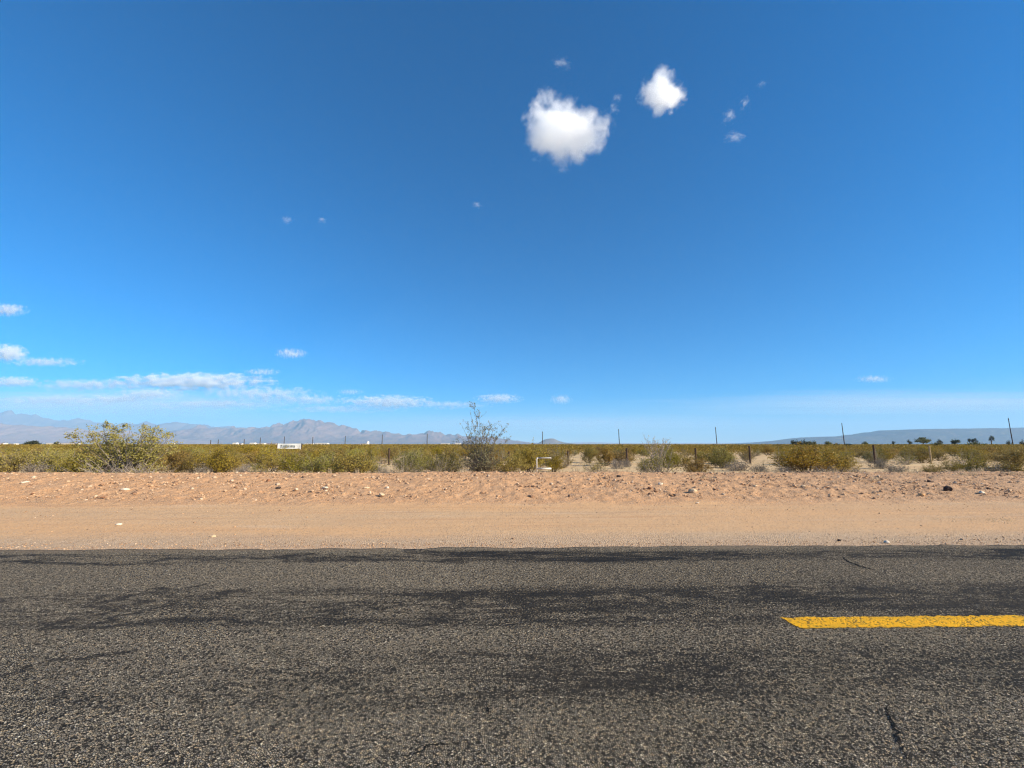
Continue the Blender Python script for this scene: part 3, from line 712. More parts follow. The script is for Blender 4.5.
tag(link_mesh('scrub', np_mesh('scrub', np.concatenate(Vs), np.concatenate(Fs), mass_mat())), 'olive creosote scrub reaching as one mass to the horizon', kind='stuff')

# dry grass on berm and sand
Vs, Fs, off = [], [], 0
g = G(90)
def tuft(x, y, h, n):
    global off
    z = Hs(x, y)
    for i in range(n):
        a = g.uniform(0, 6.28); l = g.uniform(.5, 1.) * h; sp = g.uniform(.1, .6) * l; wv = .006
        b = np.array([x + g.normal() * .05, y + g.normal() * .05, z - .02]); m = b + [math.cos(a) * sp * .4, math.sin(a) * sp * .4, l * .65]; e_ = b + [math.cos(a) * sp, math.sin(a) * sp, l]
        n_ = np.array([-math.sin(a), math.cos(a), 0]) * wv
        Vs.append(np.array([b - n_, b + n_, m + n_ * .7, m - n_ * .7, m - n_ * .7, m + n_ * .7, e_ + n_ * .1, e_ - n_ * .1])); Fs.append(np.array([[0, 1, 2, 3], [4, 5, 6, 7]]) + off); off += 8
for i in range(900):
    y = 18 + 26 * g.random() ** 1.2; x = g.uniform(-.1, 1.2) * y if g.random() < .4 else g.uniform(-1.2, 1.2) * y; tuft(x, y, g.uniform(.1, .3), 16)
for px, py, n in [(1000, 520, 26), (985, 522, 14), (930, 520, 14), (312, 525, 8), (208, 505, 6), (243, 516, 6), (60, 500, 8), (870, 480, 10), (700, 478, 10), (1015, 474, 14), (965, 475, 12), (905, 474, 10)]:
    p = hit(px, py)
    for k in range(n): tuft(p.x + g.normal() * .35, p.y + g.normal() * .12, g.uniform(.025, .06) if py > 495 else .14, 7)
tag(link_mesh('dry_grass', np_mesh('dry_grass', np.concatenate(Vs), np.concatenate(Fs), L_straw)), 'thin dry straw-coloured grass on the sand and berm', kind='stuff')

# ------------------------------------------------------------------ fence, pipe frame, banner
M_wood_d = simple('weathered_dark_wood', (.075, .048, .035), .9, .35, 12, .1)
M_wood_p = simple('pale_wood', (.38, .27, .15), .9, .25, 12, .1)
M_wire = simple('rusty_wire', (.16, .12, .10), .6, .2, 30, .3, .6)
M_white = simple('white_pipe_paint', (.62, .58, .50), .5, .06, 10, .4)
fx0 = X_at(389.5, FENCE_Y)
fence = tag(empty('wire_fence', (0, FENCE_Y, 0)), 'barbed wire fence of dark wooden posts crossing the scrub behind the berm', 'fence')
pxs = [X_at(q[0], FENCE_Y) for q in POSTS]; step = (pxs[-1] - pxs[1]) / 5
allp = [(x, q[1], q[2], q[0]) for x, q in zip(pxs, POSTS)]
for k in range(1, 4): allp.append((fx0 + (pxs[1] - fx0) * k / 4, 'dark', 449.5, None))
allp.append((pxs[3] + (pxs[4] - pxs[3]) / 2, 'dark', 449, None))
for k in range(1, 9): allp.append((fx0 - 4.9 * k, 'dark', 450, None)); k > 1 and allp.append((pxs[-1] + 4.9 * k, 'dark', 450, None))
allp.sort()
for x, tone, top, q in allp:
    z = Hs(x, FENCE_Y); zt = at_y(q or 512, top, FENCE_Y).z if q else 1.05 + z
    m = MB(); r = .075 if tone == 'dark' else .065; lean = rnd.uniform(-.03, .03)
    m.tube([(x, 0, z - .3), (x + lean * .4, 0, z + (zt - z) * .5), (x + lean, rnd.uniform(-.02, .02), zt - .02), (x + lean, 0, zt)], [r, r * .97, r * .93, r * .75], 9)
    o = m.build('post', M_wood_d if tone == 'dark' else M_wood_p, fence)
    if tone == 'pale': o['label'] = 'pale wooden fence post'
for hgt in (.35, .65, .95):
    m = MB()
    for a, b in zip(allp, allp[1:]):
        za, zb = Hs(a[0], FENCE_Y) + hgt, Hs(b[0], FENCE_Y) + hgt
        m.tube([(a[0], -.09, za), ((a[0] + b[0]) / 2, -.09, (za + zb) / 2 - .03), (b[0], -.09, zb)], .0035, 4)
    m.build('wire', M_wire, fence)

x, y, z = spot(536.5, 23.2); zt = at_y(536.5, 458, y).z; zl = at_y(536.5, 468.8, y).z; xr = X_at(551, y)
fr_ = tag(empty('pipe_frame', (x, y, z)), 'white metal pipe frame standing open-ended behind the berm', 'pipe frame')
m = MB(); m.tube([(0, 0, -.3), (0, 0, zt - z - .06), (.018, 0, zt - z - .018), (.06, 0, zt - z)], .038, 12); m.build('upright', M_white, fr_, True)
m = MB(); m.tube([(.06, 0, zt - z), (xr - x - .03, 0, zt - z), (xr - x, 0, zt - z - .02)], .033, 12); m.build('top_rail', M_white, fr_, True)
m = MB(); m.tube([(.03, 0, zl - z), (xr - x, 0, zl - z + .01)], .048, 12); m.build('lower_rail', M_white, fr_, True)

YB = 62
a, b = X_at(277.7, YB), X_at(301.2, YB); zt = at_y(290, 443.6, YB).z; zb = at_y(290, 448.6, YB).z
bn = tag(empty('banner_sign', ((a + b) / 2, YB, 0)), 'long white banner sign with dark lettering between two brown posts in the scrub', 'sign'); hw = (b - a) / 2
m = MB()
NX = 24
V = []
for i in range(NX + 1):
    u = i / NX; xx = -hw + 2 * hw * u; sag = -.03 * math.sin(math.pi * u); bow = .03 * math.sin(u * 9)
    drop = -.14 * max(0, (u - .9) / .1)
    V += [(xx, bow, zb + sag + drop), (xx, bow, zt + sag * .3), (xx, bow + .02, zt + sag * .3), (xx, bow + .02, zb + sag + drop)]
Fc = []
for i in range(NX):
    k = 4 * i
    for j in range(4): Fc.append((k + j, k + 4 + j, k + 4 + (j + 1) % 4, k + (j + 1) % 4))
Fc += [(0, 1, 2, 3), (4 * NX + 3, 4 * NX + 2, 4 * NX + 1, 4 * NX)]
m.add(V, Fc); panel = m.build('panel', simple('white_banner_cloth', (.82, .80, .74), .7, .04, 3), bn)
m = MB(); hh = zt - zb
def stroke(cx, cz, wx, wz): m.box(-hw + cx * 2 * hw - wx / 2, -.038, zb + cz * hh - wz / 2, -hw + cx * 2 * hw + wx / 2, -.034, zb + cz * hh + wz / 2)
stroke(.17, .68, .26, .07); stroke(.17, .44, .07, .40)
for c in (.27, .365, .46, .55, .62, .72):
    stroke(c - .022, .45, .055, .36); stroke(c + .022, .45, .055, .36); stroke(c, .47 + .12 * math.sin(c * 40), .14, .06)
m.build('lettering', simple('dark_grey_print', (.2, .22, .2), .7, .1), panel)
for s in (-1, 1):
    m = MB(); m.tube([(s * (hw + .09), .03, -.2), (s * (hw + .09), .03, zt + .03)], .06, 8); m.build('post', M_wood_d, bn)

# ------------------------------------------------------------------ utility poles
M_pole = simple('creosoted_pole', (.075, .06, .052), .9, .2, 4, .1); M_ins = simple('grey_insulator', (.3, .32, .33), .3, .05)
P0, P1 = np.array([213., 187.]), np.array([-83., 440.])
poles = [(1013, 418, 'utility pole at the far right, tallest and nearest'), (844.5, 423, 'utility pole standing over the dark low trees before the mesa'), (717, 427, 'utility pole above the third dark fence post'),
         (619.5, 429, 'utility pole above the first dark fence post'), (542.5, 431.5, 'utility pole beside the small dark butte'), (427, 433.5, 'utility pole left of the tall sparse shrub'),
         (382, 434.5, 'utility pole above the leftmost dark fence post'), (345, 436, 'utility pole before the right slope of the tallest mountain'), (312.5, 437, 'utility pole under the summit of the tallest mountain'),
         (284, 436.5, 'utility pole rising over the white banner sign'), (260, 437.5, 'utility pole left of the white banner sign'), (244, 439, 'thin far utility pole over the white houses left of the banner'),
         (218, 439.5, 'thin far utility pole above the dense dark green bush'), (210.5, 440, 'farthest thin utility pole at left')]
for px, top, lab in poles:
    d = ray(px, 444); dx, dy = d.x, d.y; e_ = P1 - P0      # where the sight column crosses the pole line
    A = np.array([[dx, -e_[0]], [dy, -e_[1]]]); t_, s_ = np.linalg.solve(A, P0)
    x, y = dx * t_, dy * t_
    if px < 262: y = 640 + (262 - px) * 4; x = X_at(px, y)
    hgt = at_y(px, top, y).z
    lean = R(1.6) if px > 600 else 0
    e = tag(empty('utility_pole', (x, y, 0)), lab, 'utility pole', 'line of utility poles across the desert'); e.rotation_euler = (0, -lean, math.atan2(e_[0], -e_[1]) + math.pi / 2 if False else 0)
    wx = max(.14, y * .00085)
    m = MB(); m.tube([(0, 0, -1), (0, 0, hgt * .5), (0, 0, hgt)], [wx * 1.15, wx, wx * .75], 8); m.build('shaft', M_pole, e)
    m = MB(); dr = Vector((253, 296, 0)).normalized(); L = .9
    m.tube([(-dr.x * L, -dr.y * L, hgt - .7), (dr.x * L, dr.y * L, hgt - .7)], .06, 6); ca = m.build('crossarm', M_pole, e)
    for k in (-.85, 0.28, .85):
        m = MB(); m.tube([(dr.x * k, dr.y * k, hgt - .64), (dr.x * k, dr.y * k, hgt - .5), (dr.x * k, dr.y * k, hgt - .45)], [.04, .06, .03], 6); m.build('insulator', M_ins, ca)

# ------------------------------------------------------------------ far houses
M_wall = simple('white_siding', (.78, .75, .68), .7, .05, 1); M_roof = simple('pale_metal_roof', (.6, .58, .54), .5, .08, 1); M_roofd = simple('brown_roof', (.25, .18, .14), .8, .1, 1)
M_glass = simple('dark_window', (.03, .035, .04), .15, .1, 1, .5); M_door = simple('grey_door', (.25, .24, .23), .6, .1, 1)
houses = [(-2, 3, 443, 'white low building cut by the left edge of the view'), (10.5, 14, 443.6, 'tiny pale shed near the left edge'), (46, 55, 442.9, 'white long shed between the two dark trees at far left'),
          (58, 78, 442.9, 'longest white building just left of the big leafy shrub'), (167, 172, 443.2, 'small white house peeking out right of the big leafy shrub'), (232.5, 236.3, 442.6, 'small bright white house with its taller gable, left of the banner'),
          (237, 241.5, 443.5, 'low white shed beside the bright white house'), (249.5, 254, 442.7, 'white block house left of the long pale one'), (255, 264, 443.2, 'long pale house next to the white block house'),
          (265, 276, 443.5, 'low pale building ending at the white banner'), (304, 312, 443.5, 'low white building right of the banner'), (315, 327.5, 443, 'long white building farther right of the banner'),
          (360, 366, 443.6, 'low white outbuilding left of the white storage tank'), (441, 449, 443.4, 'low white building left of the tall sparse shrub'), (455, 460.5, 443, 'white building half behind the tall sparse shrub')]
for i, (a, b, top, lab) in enumerate(houses):
    Y = 690 + (i * 37) % 120; xa, xb = X_at(a, Y), X_at(b, Y); wdt = xb - xa; hr = at_y(a, top, Y).z; he = max(2.1, hr - .55)
    e = tag(empty('distant_house', ((xa + xb) / 2, Y, 0)), lab, 'house', 'white houses on the far plain'); hw = wdt / 2; dp = 7
    m = MB(); m.add([(-hw, 0, -.3), (hw, 0, -.3), (hw, dp, -.3), (-hw, dp, -.3), (-hw, 0, he), (hw, 0, he), (hw, dp, he), (-hw, dp, he), (-hw, dp / 2, hr), (hw, dp / 2, hr)],
                    [(0, 1, 5, 4), (1, 2, 6, 9, 5), (2, 3, 7, 6), (3, 0, 4, 8, 7)]); wl = m.build('wall', M_wall, e)
    m = MB(); m.add([(-hw - .3, -.4, he - .02), (hw + .3, -.4, he - .02), (hw + .3, dp / 2, hr + .05), (-hw - .3, dp / 2, hr + .05), (hw + .3, dp + .4, he - .02), (-hw - .3, dp + .4, he - .02),
                     (-hw - .3, -.4, he + .1), (hw + .3, -.4, he + .1), (hw + .3, dp / 2, hr + .17), (-hw - .3, dp / 2, hr + .17), (hw + .3, dp + .4, he + .1), (-hw - .3, dp + .4, he + .1)],
                    [(0, 3, 2, 1), (3, 5, 4, 2), (6, 7, 8, 9), (9, 8, 10, 11), (0, 1, 7, 6), (4, 5, 11, 10), (1, 2, 8, 7), (2, 4, 10, 8), (3, 0, 6, 9), (5, 3, 9, 11)]); m.build('roof', M_roof if i % 3 else M_roofd, e)
    m = MB(); m.box(-.5 + hw * .2, -.05, 0, .5 + hw * .2, -.003, 2.0); m.build('door', M_door, e)
    nw = max(1, int(wdt / 5))
    for k in range(nw):
        cx = -hw + wdt * (k + .5) / nw
        if abs(cx - hw * .2) < 1.3: cx += 1.6 if cx > hw * .2 else -1.6
        if abs(cx) > hw - .6: continue
        m = MB(); m.box(cx - .55, -.05, 1.0, cx + .55, -.003, 1.8); m.build('window', M_glass, e)
Y = 700; x = X_at(367.8, Y); hgt = at_y(367.8, 441, Y).z
e = tag(empty('storage_tank', (x, Y, 0)), 'tall white storage tank beside a low white outbuilding on the far plain', 'tank')
m = MB(); m.tube([(0, 0, -.3), (0, 0, hgt * .8)], 1.9, 20); m.build('drum', M_wall, e, False)
m = MB(); m.tube([(0, 0, hgt * .8), (0, 0, hgt * .88), (0, 0, hgt * .96), (0, 0, hgt)], [1.95, 1.6, .8, .15], 20); m.build('dome', M_roof, e, True)

# ------------------------------------------------------------------ far trees
def tree(px, Y, wpx, top, bot, leafm, lab, grp, seed, flat=False, n=1500):
    g = G(seed); x = X_at(px, Y); zt = at_y(px, top, Y).z; zb = max(.3, at_y(px, bot + (1.6 if flat else 0), Y).z); r = wpx / 2 / F * Y; hc = zt - zb
    e = tag(empty('desert_tree', (x, Y, 0)), lab, 'tree', grp); polys = []; C = []
    P = curve((0, 0, -.3), (0, 0, 1), zb + hc * .35, g, 5, .3, .06); polys.append((P, .05 * zt, .028 * zt)); lobes = []
    for k in range(11):
        a = g.uniform(0, 6.28); u = g.random() ** .6; q = np.array([math.cos(a) * r * u * .82, math.sin(a) * r * u * .82, zb + hc * (.12 + .75 * g.random() * (1 - .45 * u))]); lobes.append(q)
        p0 = P[g.integers(2, 5)]; t_ = np.linspace(0, 1, 5)[:, None]; mid = (p0 + q) / 2 + [0, 0, hc * .08]
        polys.append((p0 * (1 - t_) ** 2 + mid * 2 * t_ * (1 - t_) + q * t_ ** 2, .018 * zt, .005 * zt))
    for q in lobes:
        c = q + g.normal(size=(n // 11, 3)) * np.array([r * .17, r * .17, hc * (.13 if flat else .16)]); C.append(c)
    C = np.concatenate(C); C = C[(C[:, 2] < zt) & (C[:, 2] > zb * .8)]
    sv, sf = tubes(polys, 5); lv, lf = leaves(C, max(.10, r * .075), g)
    link_mesh('trunk', np_mesh('tree_trunk', sv, sf, B_dark), None, e); link_mesh('crown', np_mesh('tree_crown', lv, lf, leafm), None, e)
GR, GL = 'trees on the plain before the mesa', 'dark trees by the far left houses'
for i, a in enumerate([(799, 170, 13, 438.8, 446, L_dark, 'dark green tree clump left of the mesa, above the widest olive bush', False), (810, 175, 13, 440.2, 446, L_green, 'lighter green tree joined to the right of the dark tree clump', False),
    (828, 210, 8, 441, 445.5, L_green, 'small pale tree between the lighter green tree and the dark low trees', False), (837, 150, 6, 443.2, 447, L_dark, 'dark low tree just left of the second utility pole', False), (847, 150, 8.5, 443, 447, L_dark, 'dark low tree at the foot of the second utility pole', False),
    (865, 300, 6, 441, 444.5, L_green, 'tiny tree under the left end of the mesa', False), (893.5, 300, 4, 440.5, 444.5, L_dark, 'tiny dark tree left of the wide flat-topped tree', False), (909.5, 330, 5, 439, 442.2, L_dark, 'small flat-topped tree just left of the wide flat-topped tree', True),
    (923, 330, 14, 437, 441, L_green, 'widest flat-topped tree before the middle of the mesa', True), (936.5, 160, 9.5, 441.5, 447.5, L_green, 'round green tree just right of the pale fence post', False), (940, 320, 5, 438.8, 441.8, L_dark, 'small dark crown rising behind the round green tree', True),
    (957, 320, 8.5, 438.5, 442.5, L_dark, 'dark flat-topped tree standing alone right of the round green tree', True), (970, 320, 4, 438.2, 441, L_dark, 'small tree left of a twin, over the light green low tree', True), (975.5, 320, 6, 438, 441.5, L_dark, 'dark tree above the light green low tree', True),
    (976, 170, 19, 441.5, 448, L_green, 'broad light green low tree left of the nearest utility pole', False), (991.5, 310, 5, 435.2, 439.6, L_dark, 'tallest slim tree between the low green tree and the nearest pole', True), (1010, 300, 5, 439.5, 444, L_dark, 'small tree against the foot of the nearest utility pole', True),
    (1023, 300, 5, 439, 443.5, L_dark, 'small tree at the right edge of the view', True)]):
    tree(*a[:6], a[6], GR, 200 + i, a[7])
for i, a in enumerate([(34, 420, 13, 440.4, 446, L_dark, 'wide dark tree beside the white shed at far left', False), (57.5, 430, 6, 441.6, 446, L_dark, 'small dark tree between the two white buildings at far left', False)]):
    tree(*a[:6], a[6], GL, 240 + i, a[7])

# ------------------------------------------------------------------ mountains
def rock_mat(name, a, b, c):
    t = NT(name); p = t.pos()
    q = t.mix(t.mr(t.noise(p, .0016, 6, .6), .35, .65), a, b); z = t.n('SeparateXYZ', {0: p}).outputs[2]
    q = t.mix(t.mr(t.noise(t.vmul(p, (1, 1, 3)), .006, 5, .65), .5, .7, 0, .6), q, c)
    t.bsdf(q, .95, .05); return t.m
def rangeof(name, prof, Y, depth, mat, label, seed, rough=.45, nx=420, ny=90, flat=False, fan=.35):
    pxs = np.array([p[0] for p in prof], float); X0 = np.array([X_at(p[0], Y) for p in prof]); Z0 = np.array([at_y(p[0], p[1], Y).z for p in prof]); Z0 = np.maximum(Z0, 1)
    x = np.linspace(X0[0], X0[-1], nx); r = np.interp(x, X0, Z0); r = r * (1 + .10 * (fbm(x / 500, 0 * x, 4, seed) - .5)) if not flat else r * (1 + .07 * (fbm(x / 420, 0 * x, 5, seed) - .5))
    v = np.linspace(-1, 1, ny); Xg, Vg = np.meshgrid(x, v); Yg = Y + Vg * depth + (fbm(Xg / 3000, 0 * Xg, 2, seed + 5) - .5) * depth * (.12 if flat else .5)
    c = np.clip(1 - np.abs(Vg), 0, 1); c = c ** 1.25 if not flat else np.where(c > .55, .93 + .07 * sstep(.55, .75, c), np.where(c > .42, .55 + .38 * sstep(.42, .55, c), .55 * (c / .42) ** 1.6))
    wx_ = (fbm(Xg / 1200, Yg / 1200, 3, seed + 8) - .5) * 900; rid = fbm((Xg + wx_) / 1100, Yg / 2000, 5, seed, True); rid2 = fbm((Xg + wx_) / 420, Yg / 800, 4, seed + 2, True)
    h = c * (1 - rough + rough * rid * 1.2 + rough * .6 * (rid2 - .5)) if not flat else c * (1 - rough * (1 - c) * 2 * (1 - rid))
    m = h.max(0); mm = np.convolve(np.pad(m, 8, mode='edge'), np.ones(17) / 17, 'valid'); h = h / mm[None]
    Z = h * r[None]; Z[0] = -20; Z[-1] = -20
    tag(link_mesh(name, grid_mesh(name, Xg, Yg, Z - 3, mat)), label, kind='structure')
M_mt = rock_mat('desert_rock', (.22, .135, .10), (.15, .10, .08), (.07, .05, .045)); M_mesa = rock_mat('mesa_rock', (.06, .05, .046), (.045, .04, .038), (.17, .125, .095)); M_far = rock_mat('far_rock', (.20, .17, .15), (.15, .135, .12), (.12, .11, .10)); M_fan = rock_mat('pink_hills', (.32, .20, .145), (.25, .165, .125), (.16, .105, .085))
rangeof('mountain_range', [(-330, 440), (-200, 420), (-60, 411), (0, 412.5), (20, 414), (45, 419), (58, 420), (70, 418), (90, 422), (115, 424.5), (150, 424), (178, 422.8), (205, 425.5), (240, 427), (290, 432), (330, 440), (360, 446)], 23500, 3800, M_far, 'hazy blue mountain ridge low on the left horizon', 300, .25)
rangeof('mountains', [(95, 446), (120, 436), (150, 430.5), (175, 430), (190, 427.5), (215, 427.5), (240, 427.5), (258, 427.5), (270, 426), (283, 423.5), (296, 420.6), (306, 419.8), (318, 420.3), (326, 422), (341, 425), (356, 428.5), (372, 431), (385, 431.5), (398, 433.5), (410, 434.8), (425, 433), (436, 431.8), (446, 433.5), (458, 435.5), (475, 436.5), (495, 437.5), (512, 440), (530, 442.5), (545, 446)], 17000, 2900, M_mt, 'rugged tan mountains with a broad summit on the left horizon', 310, .75, 640, 140)
rangeof('hills', [(-330, 437), (-150, 431), (-40, 425), (0, 424), (30, 426), (60, 427), (90, 430), (115, 431), (140, 434), (165, 437), (190, 440), (225, 446)], 14500, 2600, M_fan, 'pinkish desert foothills at the left edge of the horizon', 320, .35)
rangeof('butte', [(536, 446), (541, 441.5), (545, 439.2), (550, 438.2), (554, 438.4), (558, 440.4), (563, 442), (570, 443), (578, 446)], 9500, 330, M_far, 'small dark butte alone on the horizon', 330, .3, 120, 40)
rangeof('low_hills', [(505, 446), (530, 442.8), (560, 442.9), (590, 442.2), (615, 442.8), (650, 443.1), (690, 442.9), (740, 443), (775, 442), (800, 442.3), (830, 443.5), (850, 446)], 24000, 1500, M_fan, 'faint low hills along the middle horizon', 340, .3)
rangeof('mesa', [(735, 446), (770, 442), (793, 440), (806, 438), (815, 437), (835, 436.3), (857, 436), (862, 434.2), (875, 433.4), (879, 431.7), (889, 431.2), (894, 429.9), (920, 429.3), (945, 429.3), (980, 428.7), (1024, 427.8), (1100, 427), (1200, 428), (1300, 434), (1380, 446)], 12000, 1900, M_mesa, 'long flat-topped blue mesa on the right horizon', 350, .5, flat=True)

# ------------------------------------------------------------------ haze
m = MB(); m.box(-31000, -31000, -25, 31000, 31000, 1500)
t = NT('haze_air'); t.t.links.new(t.n('VolumePrincipled', {'Color': (.37, .66, 1.0, 1), 'Density': 4.4e-5, 'Anisotropy': 0.0}).outputs[0], t.out.inputs[1])
hz = m.build('haze', t.m); tag(hz, 'thin blue haze over the desert', kind='stuff')

# ------------------------------------------------------------------ clouds
def cloud_mat(name, blobs, nscale, amp, lo, hi, dens, stretch=(1, 1, 1), det=5, step=1.0):
    t = NT(name); p = t.n('TexCoord').outputs['Object']; oi = t.n('ObjectInfo')
    f = None
    for (cx, cz, cy_, r, sx, sz) in blobs:
        d = t.n('VectorMath', {0: p, 1: (cx, cy_, cz)}, operation='SUBTRACT').outputs[0]
        d = t.vmul(d, (1 / (r * sx), 1 / r, 1 / (r * sz))); L = t.n('VectorMath', {0: d}, operation='LENGTH').outputs['Value']
        v = t.math('MULTIPLY', t.math('SUBTRACT', 1, L), r if len(blobs) > 1 else 1)
        f = v if f is None else t.math('SMOOTH_MAX', f, v, .04)
    q = t.n('VectorMath', {0: t.vmul(p, stretch), 1: t.n('CombineXYZ', {0: t.math('MULTIPLY', oi.outputs['Random'], 50), 1: t.math('MULTIPLY', oi.outputs['Random'], 31)})}, operation='ADD').outputs[0]
    n = t.noise(q, nscale, det, .62, .35)
    f = t.math('ADD', f, t.math('MULTIPLY', t.math('SUBTRACT', n, .49), amp))
    dd = t.math('MULTIPLY', t.mr(f, lo, hi), dens)
    t.t.links.new(t.n('VolumePrincipled', {'Color': (1, 1, 1, 1), 'Density': dd, 'Anisotropy': .0}).outputs[0], t.out.inputs[1])
    t.m.cycles.volume_step_rate = step
    return t.m
def hull(parts, vox):
    bm = bmesh.new()
    for (cx, cz, cy_, r, sx, sz) in parts:
        mt = Matrix.Translation((cx, cy_, cz)) @ Matrix.Diagonal((r * sx, r, r * sz, 1)); bmesh.ops.create_icosphere(bm, subdivisions=3, radius=1, matrix=mt)
    me = bpy.data.meshes.new('cloud'); bm.to_mesh(me); bm.free(); return me
ROT = CM.to_4x4() @ Matrix.Rotation(-math.pi / 2, 4, 'X')        # local x right, y away, z up in the sight line's plane
def add_cloud(px, py, dist, half_w, half_h, me, mat, label, grp, thick=None):
    d = ray(px, py); P = Vector((0, 0, EYE)) + d * dist; k = dist / F
    o = link_mesh('cloud', me); o.data.materials.clear(); o.data.materials.append(mat)
    th = thick or half_h
    yawm = Matrix.Rotation(-math.atan2(d.x, d.y), 4, 'Z')
    o.matrix_world = Matrix.Translation(P) @ ROT @ Matrix.Diagonal((half_w * k, th * k, half_h * k, 1))
    tag(o, label, 'cloud', grp); return o
def depth_for(px, py, alt): d = ray(px, py); return alt / d.z
main = [(0, -.12, 0, .56, 1, 1), (-.28, .0, .1, .57, 1, 1), (.30, -.20, -.05, .50, 1, 1), (-.5, .2, 0, .38, 1, 1), (-.42, .5, 0, .26, 1, 1), (-.2, .48, .1, .24, 1, 1), (.05, .36, 0, .2, 1, 1), (.58, -.06, 0, .34, 1, 1), (-.42, -.24, 0, .44, 1, 1), (.46, -.30, 0, .36, 1, 1),
        (.78, .10, 0, .20, 1, 1), (.85, .26, 0, .14, 1, 1), (.88, .43, 0, .11, 1, 1), (-.12, -.42, 0, .40, 1, 1), (.20, -.42, 0, .38, 1, 1)]
def union_mesh(parts, grow, vox):
    me = hull([(a, b, c, r + grow, sx, sz) for a, b, c, r, sx, sz in parts], vox)
    o = bpy.data.objects.new('tmp', me); COL.objects.link(o); md = o.modifiers.new('r', 'REMESH'); md.mode = 'VOXEL'; md.voxel_size = vox
    dg = bpy.context.evaluated_depsgraph_get(); m2 = bpy.data.meshes.new_from_object(o.evaluated_get(dg)); bpy.data.objects.remove(o); return m2
D = depth_for(566, 127, 2600)
add_cloud(567, 126, D, 50, 49, union_mesh(main, .07, .05), cloud_mat('cumulus_vapour', main, 3.3, .9, .04, .36, .012, step=.3, det=9), 'biggest white puffy cloud high in the blue sky, with a hooked right side', 'puffy clouds high in the sky')
sec = [(0, -.05, 0, .62, 1, 1), (-.32, -.02, 0, .52, 1, 1), (.28, -.12, 0, .52, 1, 1), (.0, .42, 0, .42, 1, 1), (.08, .66, 0, .24, 1, 1), (-.05, -.5, 0, .34, 1, 1)]
add_cloud(662, 93, depth_for(662, 93, 2700), 30, 30, union_mesh(sec, .07, .06), cloud_mat('small_cumulus_vapour', sec, 3.0, 1.0, .04, .40, .014, step=.3, det=9), 'second white puffy cloud, smaller, right of the biggest one', 'puffy clouds high in the sky')
puff = cloud_mat('cloud_scrap_vapour', [(0, 0, 0, 1, 1, 1)], 2.2, 3.2, .4, 1.5, .009, (1, 1, 1), 7, .35)
wisp = cloud_mat('cloud_wisp_vapour', [(0, 0, 0, 1, 1, 1)], 1.6, 3.4, .15, 1.4, .0048, (6, 1, 1), 8, .4)
bright = cloud_mat('cloud_bank_vapour', [(0, 0, 0, 1, 1, 1)], 1.7, 3.2, .1, 1.0, .0048, (6.5, 1, 1.8), 8, .3)
veil = cloud_mat('cloud_veil_vapour', [(0, 0, 0, 1, 1, 1)], 1.6, 1.2, .0, 1.2, .00022, (1.2, 1, 2.2), 4, .6)
sph = hull([(0, 0, 0, 1.0, 1, 1)], .1)
HS, LO = 'small cloud scraps high in the sky', 'flat clouds low over the mountains'
for px, py, hw_, hh_, lab in [(562, 63, 13, 7, 'small flat cloud scrap above the biggest puffy cloud'), (735, 137, 13, 7, 'brightest small cloud scrap right of the two puffy clouds'), (729, 116, 8, 8, 'faint cloud scrap just above the brightest small scrap'),
        (745, 103, 6, 7, 'faint cloud scrap above right of the other faint scrap'), (563, 170, 8, 4, 'thin cloud scrap just under the biggest puffy cloud'), (617, 98, 7, 5, 'tiny cloud scrap between the two puffy clouds'), (762, 84, 6, 4, 'tiniest faint cloud scrap at the upper right'),
        (477, 205, 7, 4, 'tiny lone cloud scrap in mid sky below left of the biggest cloud'), (287, 220, 7, 4.5, 'left one of two tiny cloud specks at mid left'), (322, 220, 5.5, 4, 'right one of two tiny cloud specks at mid left')]:
    add_cloud(px, py, depth_for(px, py, 2600), hw_ * 1.15, hh_ * 1.15, sph.copy(), puff, lab, HS)
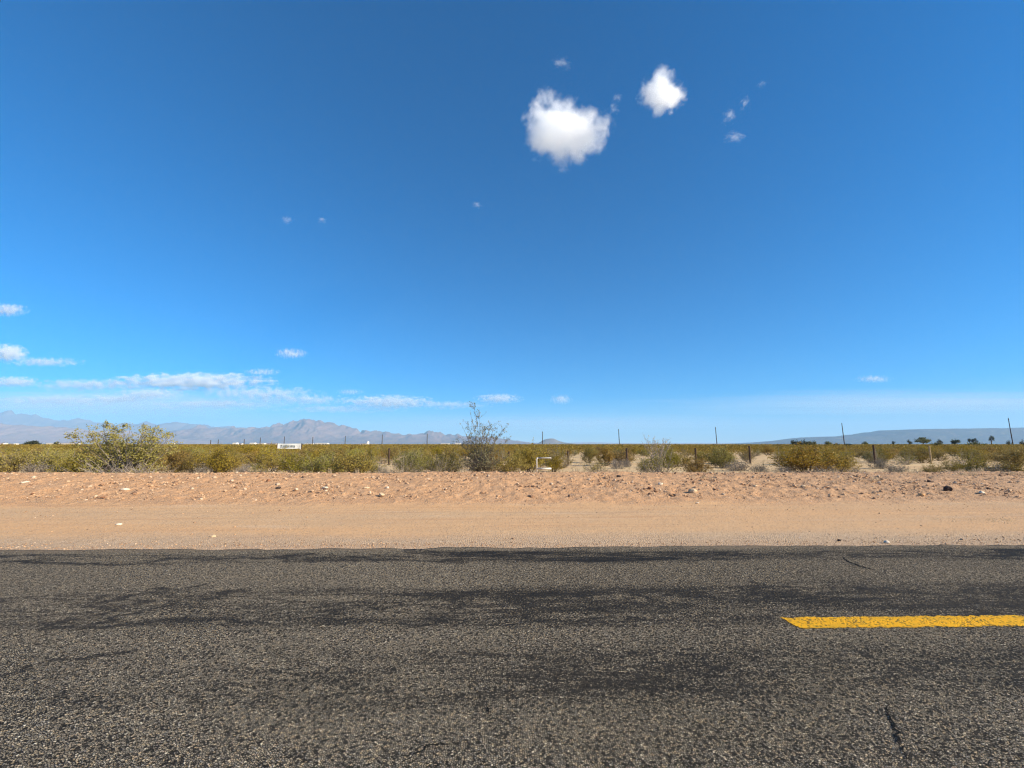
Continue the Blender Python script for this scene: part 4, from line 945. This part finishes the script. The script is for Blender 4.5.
for px, py, hw_, hh_, mt, lab in [(6, 310, 22, 6, wisp, 'highest small cloud at the left edge'), (8, 353, 19, 8, bright, 'rounded bright cloud at the left edge above the flat streak'), (45, 362, 40, 4.5, wisp, 'flat streak cloud right of the rounded bright cloud'),
        (14, 382, 26, 5, bright, 'small cloud at the left edge below the rounded one'), (88, 385, 66, 6, wisp, 'thin cloud band leading left from the brightest low bank'), (193, 382, 84, 8.5, bright, 'brightest lumpy cloud bank low over the mountains'), (150, 394, 36, 5, bright, 'small flat cloud under the left part of the bright bank'),
        (262, 394, 60, 7, wisp, 'thin cloud tail falling right from the bright bank'), (310, 400, 44, 5, wisp, 'thin streak cloud above the tallest mountain'), (388, 402, 48, 6.5, bright, 'flat bright cloud right of the tallest mountain'), (452, 405, 44, 4, wisp, 'faint tail right of the flat bright cloud'),
        (499, 398.5, 24, 4.5, bright, 'small flat cloud above the tall sparse shrub'), (561, 399.5, 12, 4.5, wisp, 'small wisp right of the cloud above the tall sparse shrub'), (291, 353.5, 16, 5, wisp, 'small wisp above the bright bank'), (262, 372, 20, 3.5, wisp, 'little wisp just over the right end of the bright bank'),
        (350, 392, 14, 3, wisp, 'tiny wisp left above the flat bright cloud'), (60, 400, 90, 5, wisp, 'long faint streak above the blue ridge at left'), (215, 404, 95, 5, wisp, 'long faint streak over the left shoulder of the tallest mountain'), (120, 399, 30, 3.5, bright, 'small bright streak below the thin cloud band'),
        (340, 409, 70, 4, wisp, 'lowest faint streak just above the summit ridge'), (873, 379, 20, 3.5, wisp, 'faint small wisp alone over the right plain')]:
    add_cloud(px, py, 36000 if py < 390 else 33500, hw_ * 1.12, hh_ * 1.25, sph.copy(), mt, lab, LO, hh_ * .8)
for px, py, hw_, hh_, lab in [(930, 404, 330, 17, 'wide faint veil of cirrus low over the mesa'), (560, 424, 260, 12, 'faint pale veil low over the middle horizon'), (110, 404, 240, 20, 'faint pale veil behind the low clouds at left')]:
    add_cloud(px, py, 40000, hw_, hh_, sph.copy(), veil, lab, LO, hh_ * 2)
print('individuals', NIND, 'of', len(sel), 'last y', LAST_Y)
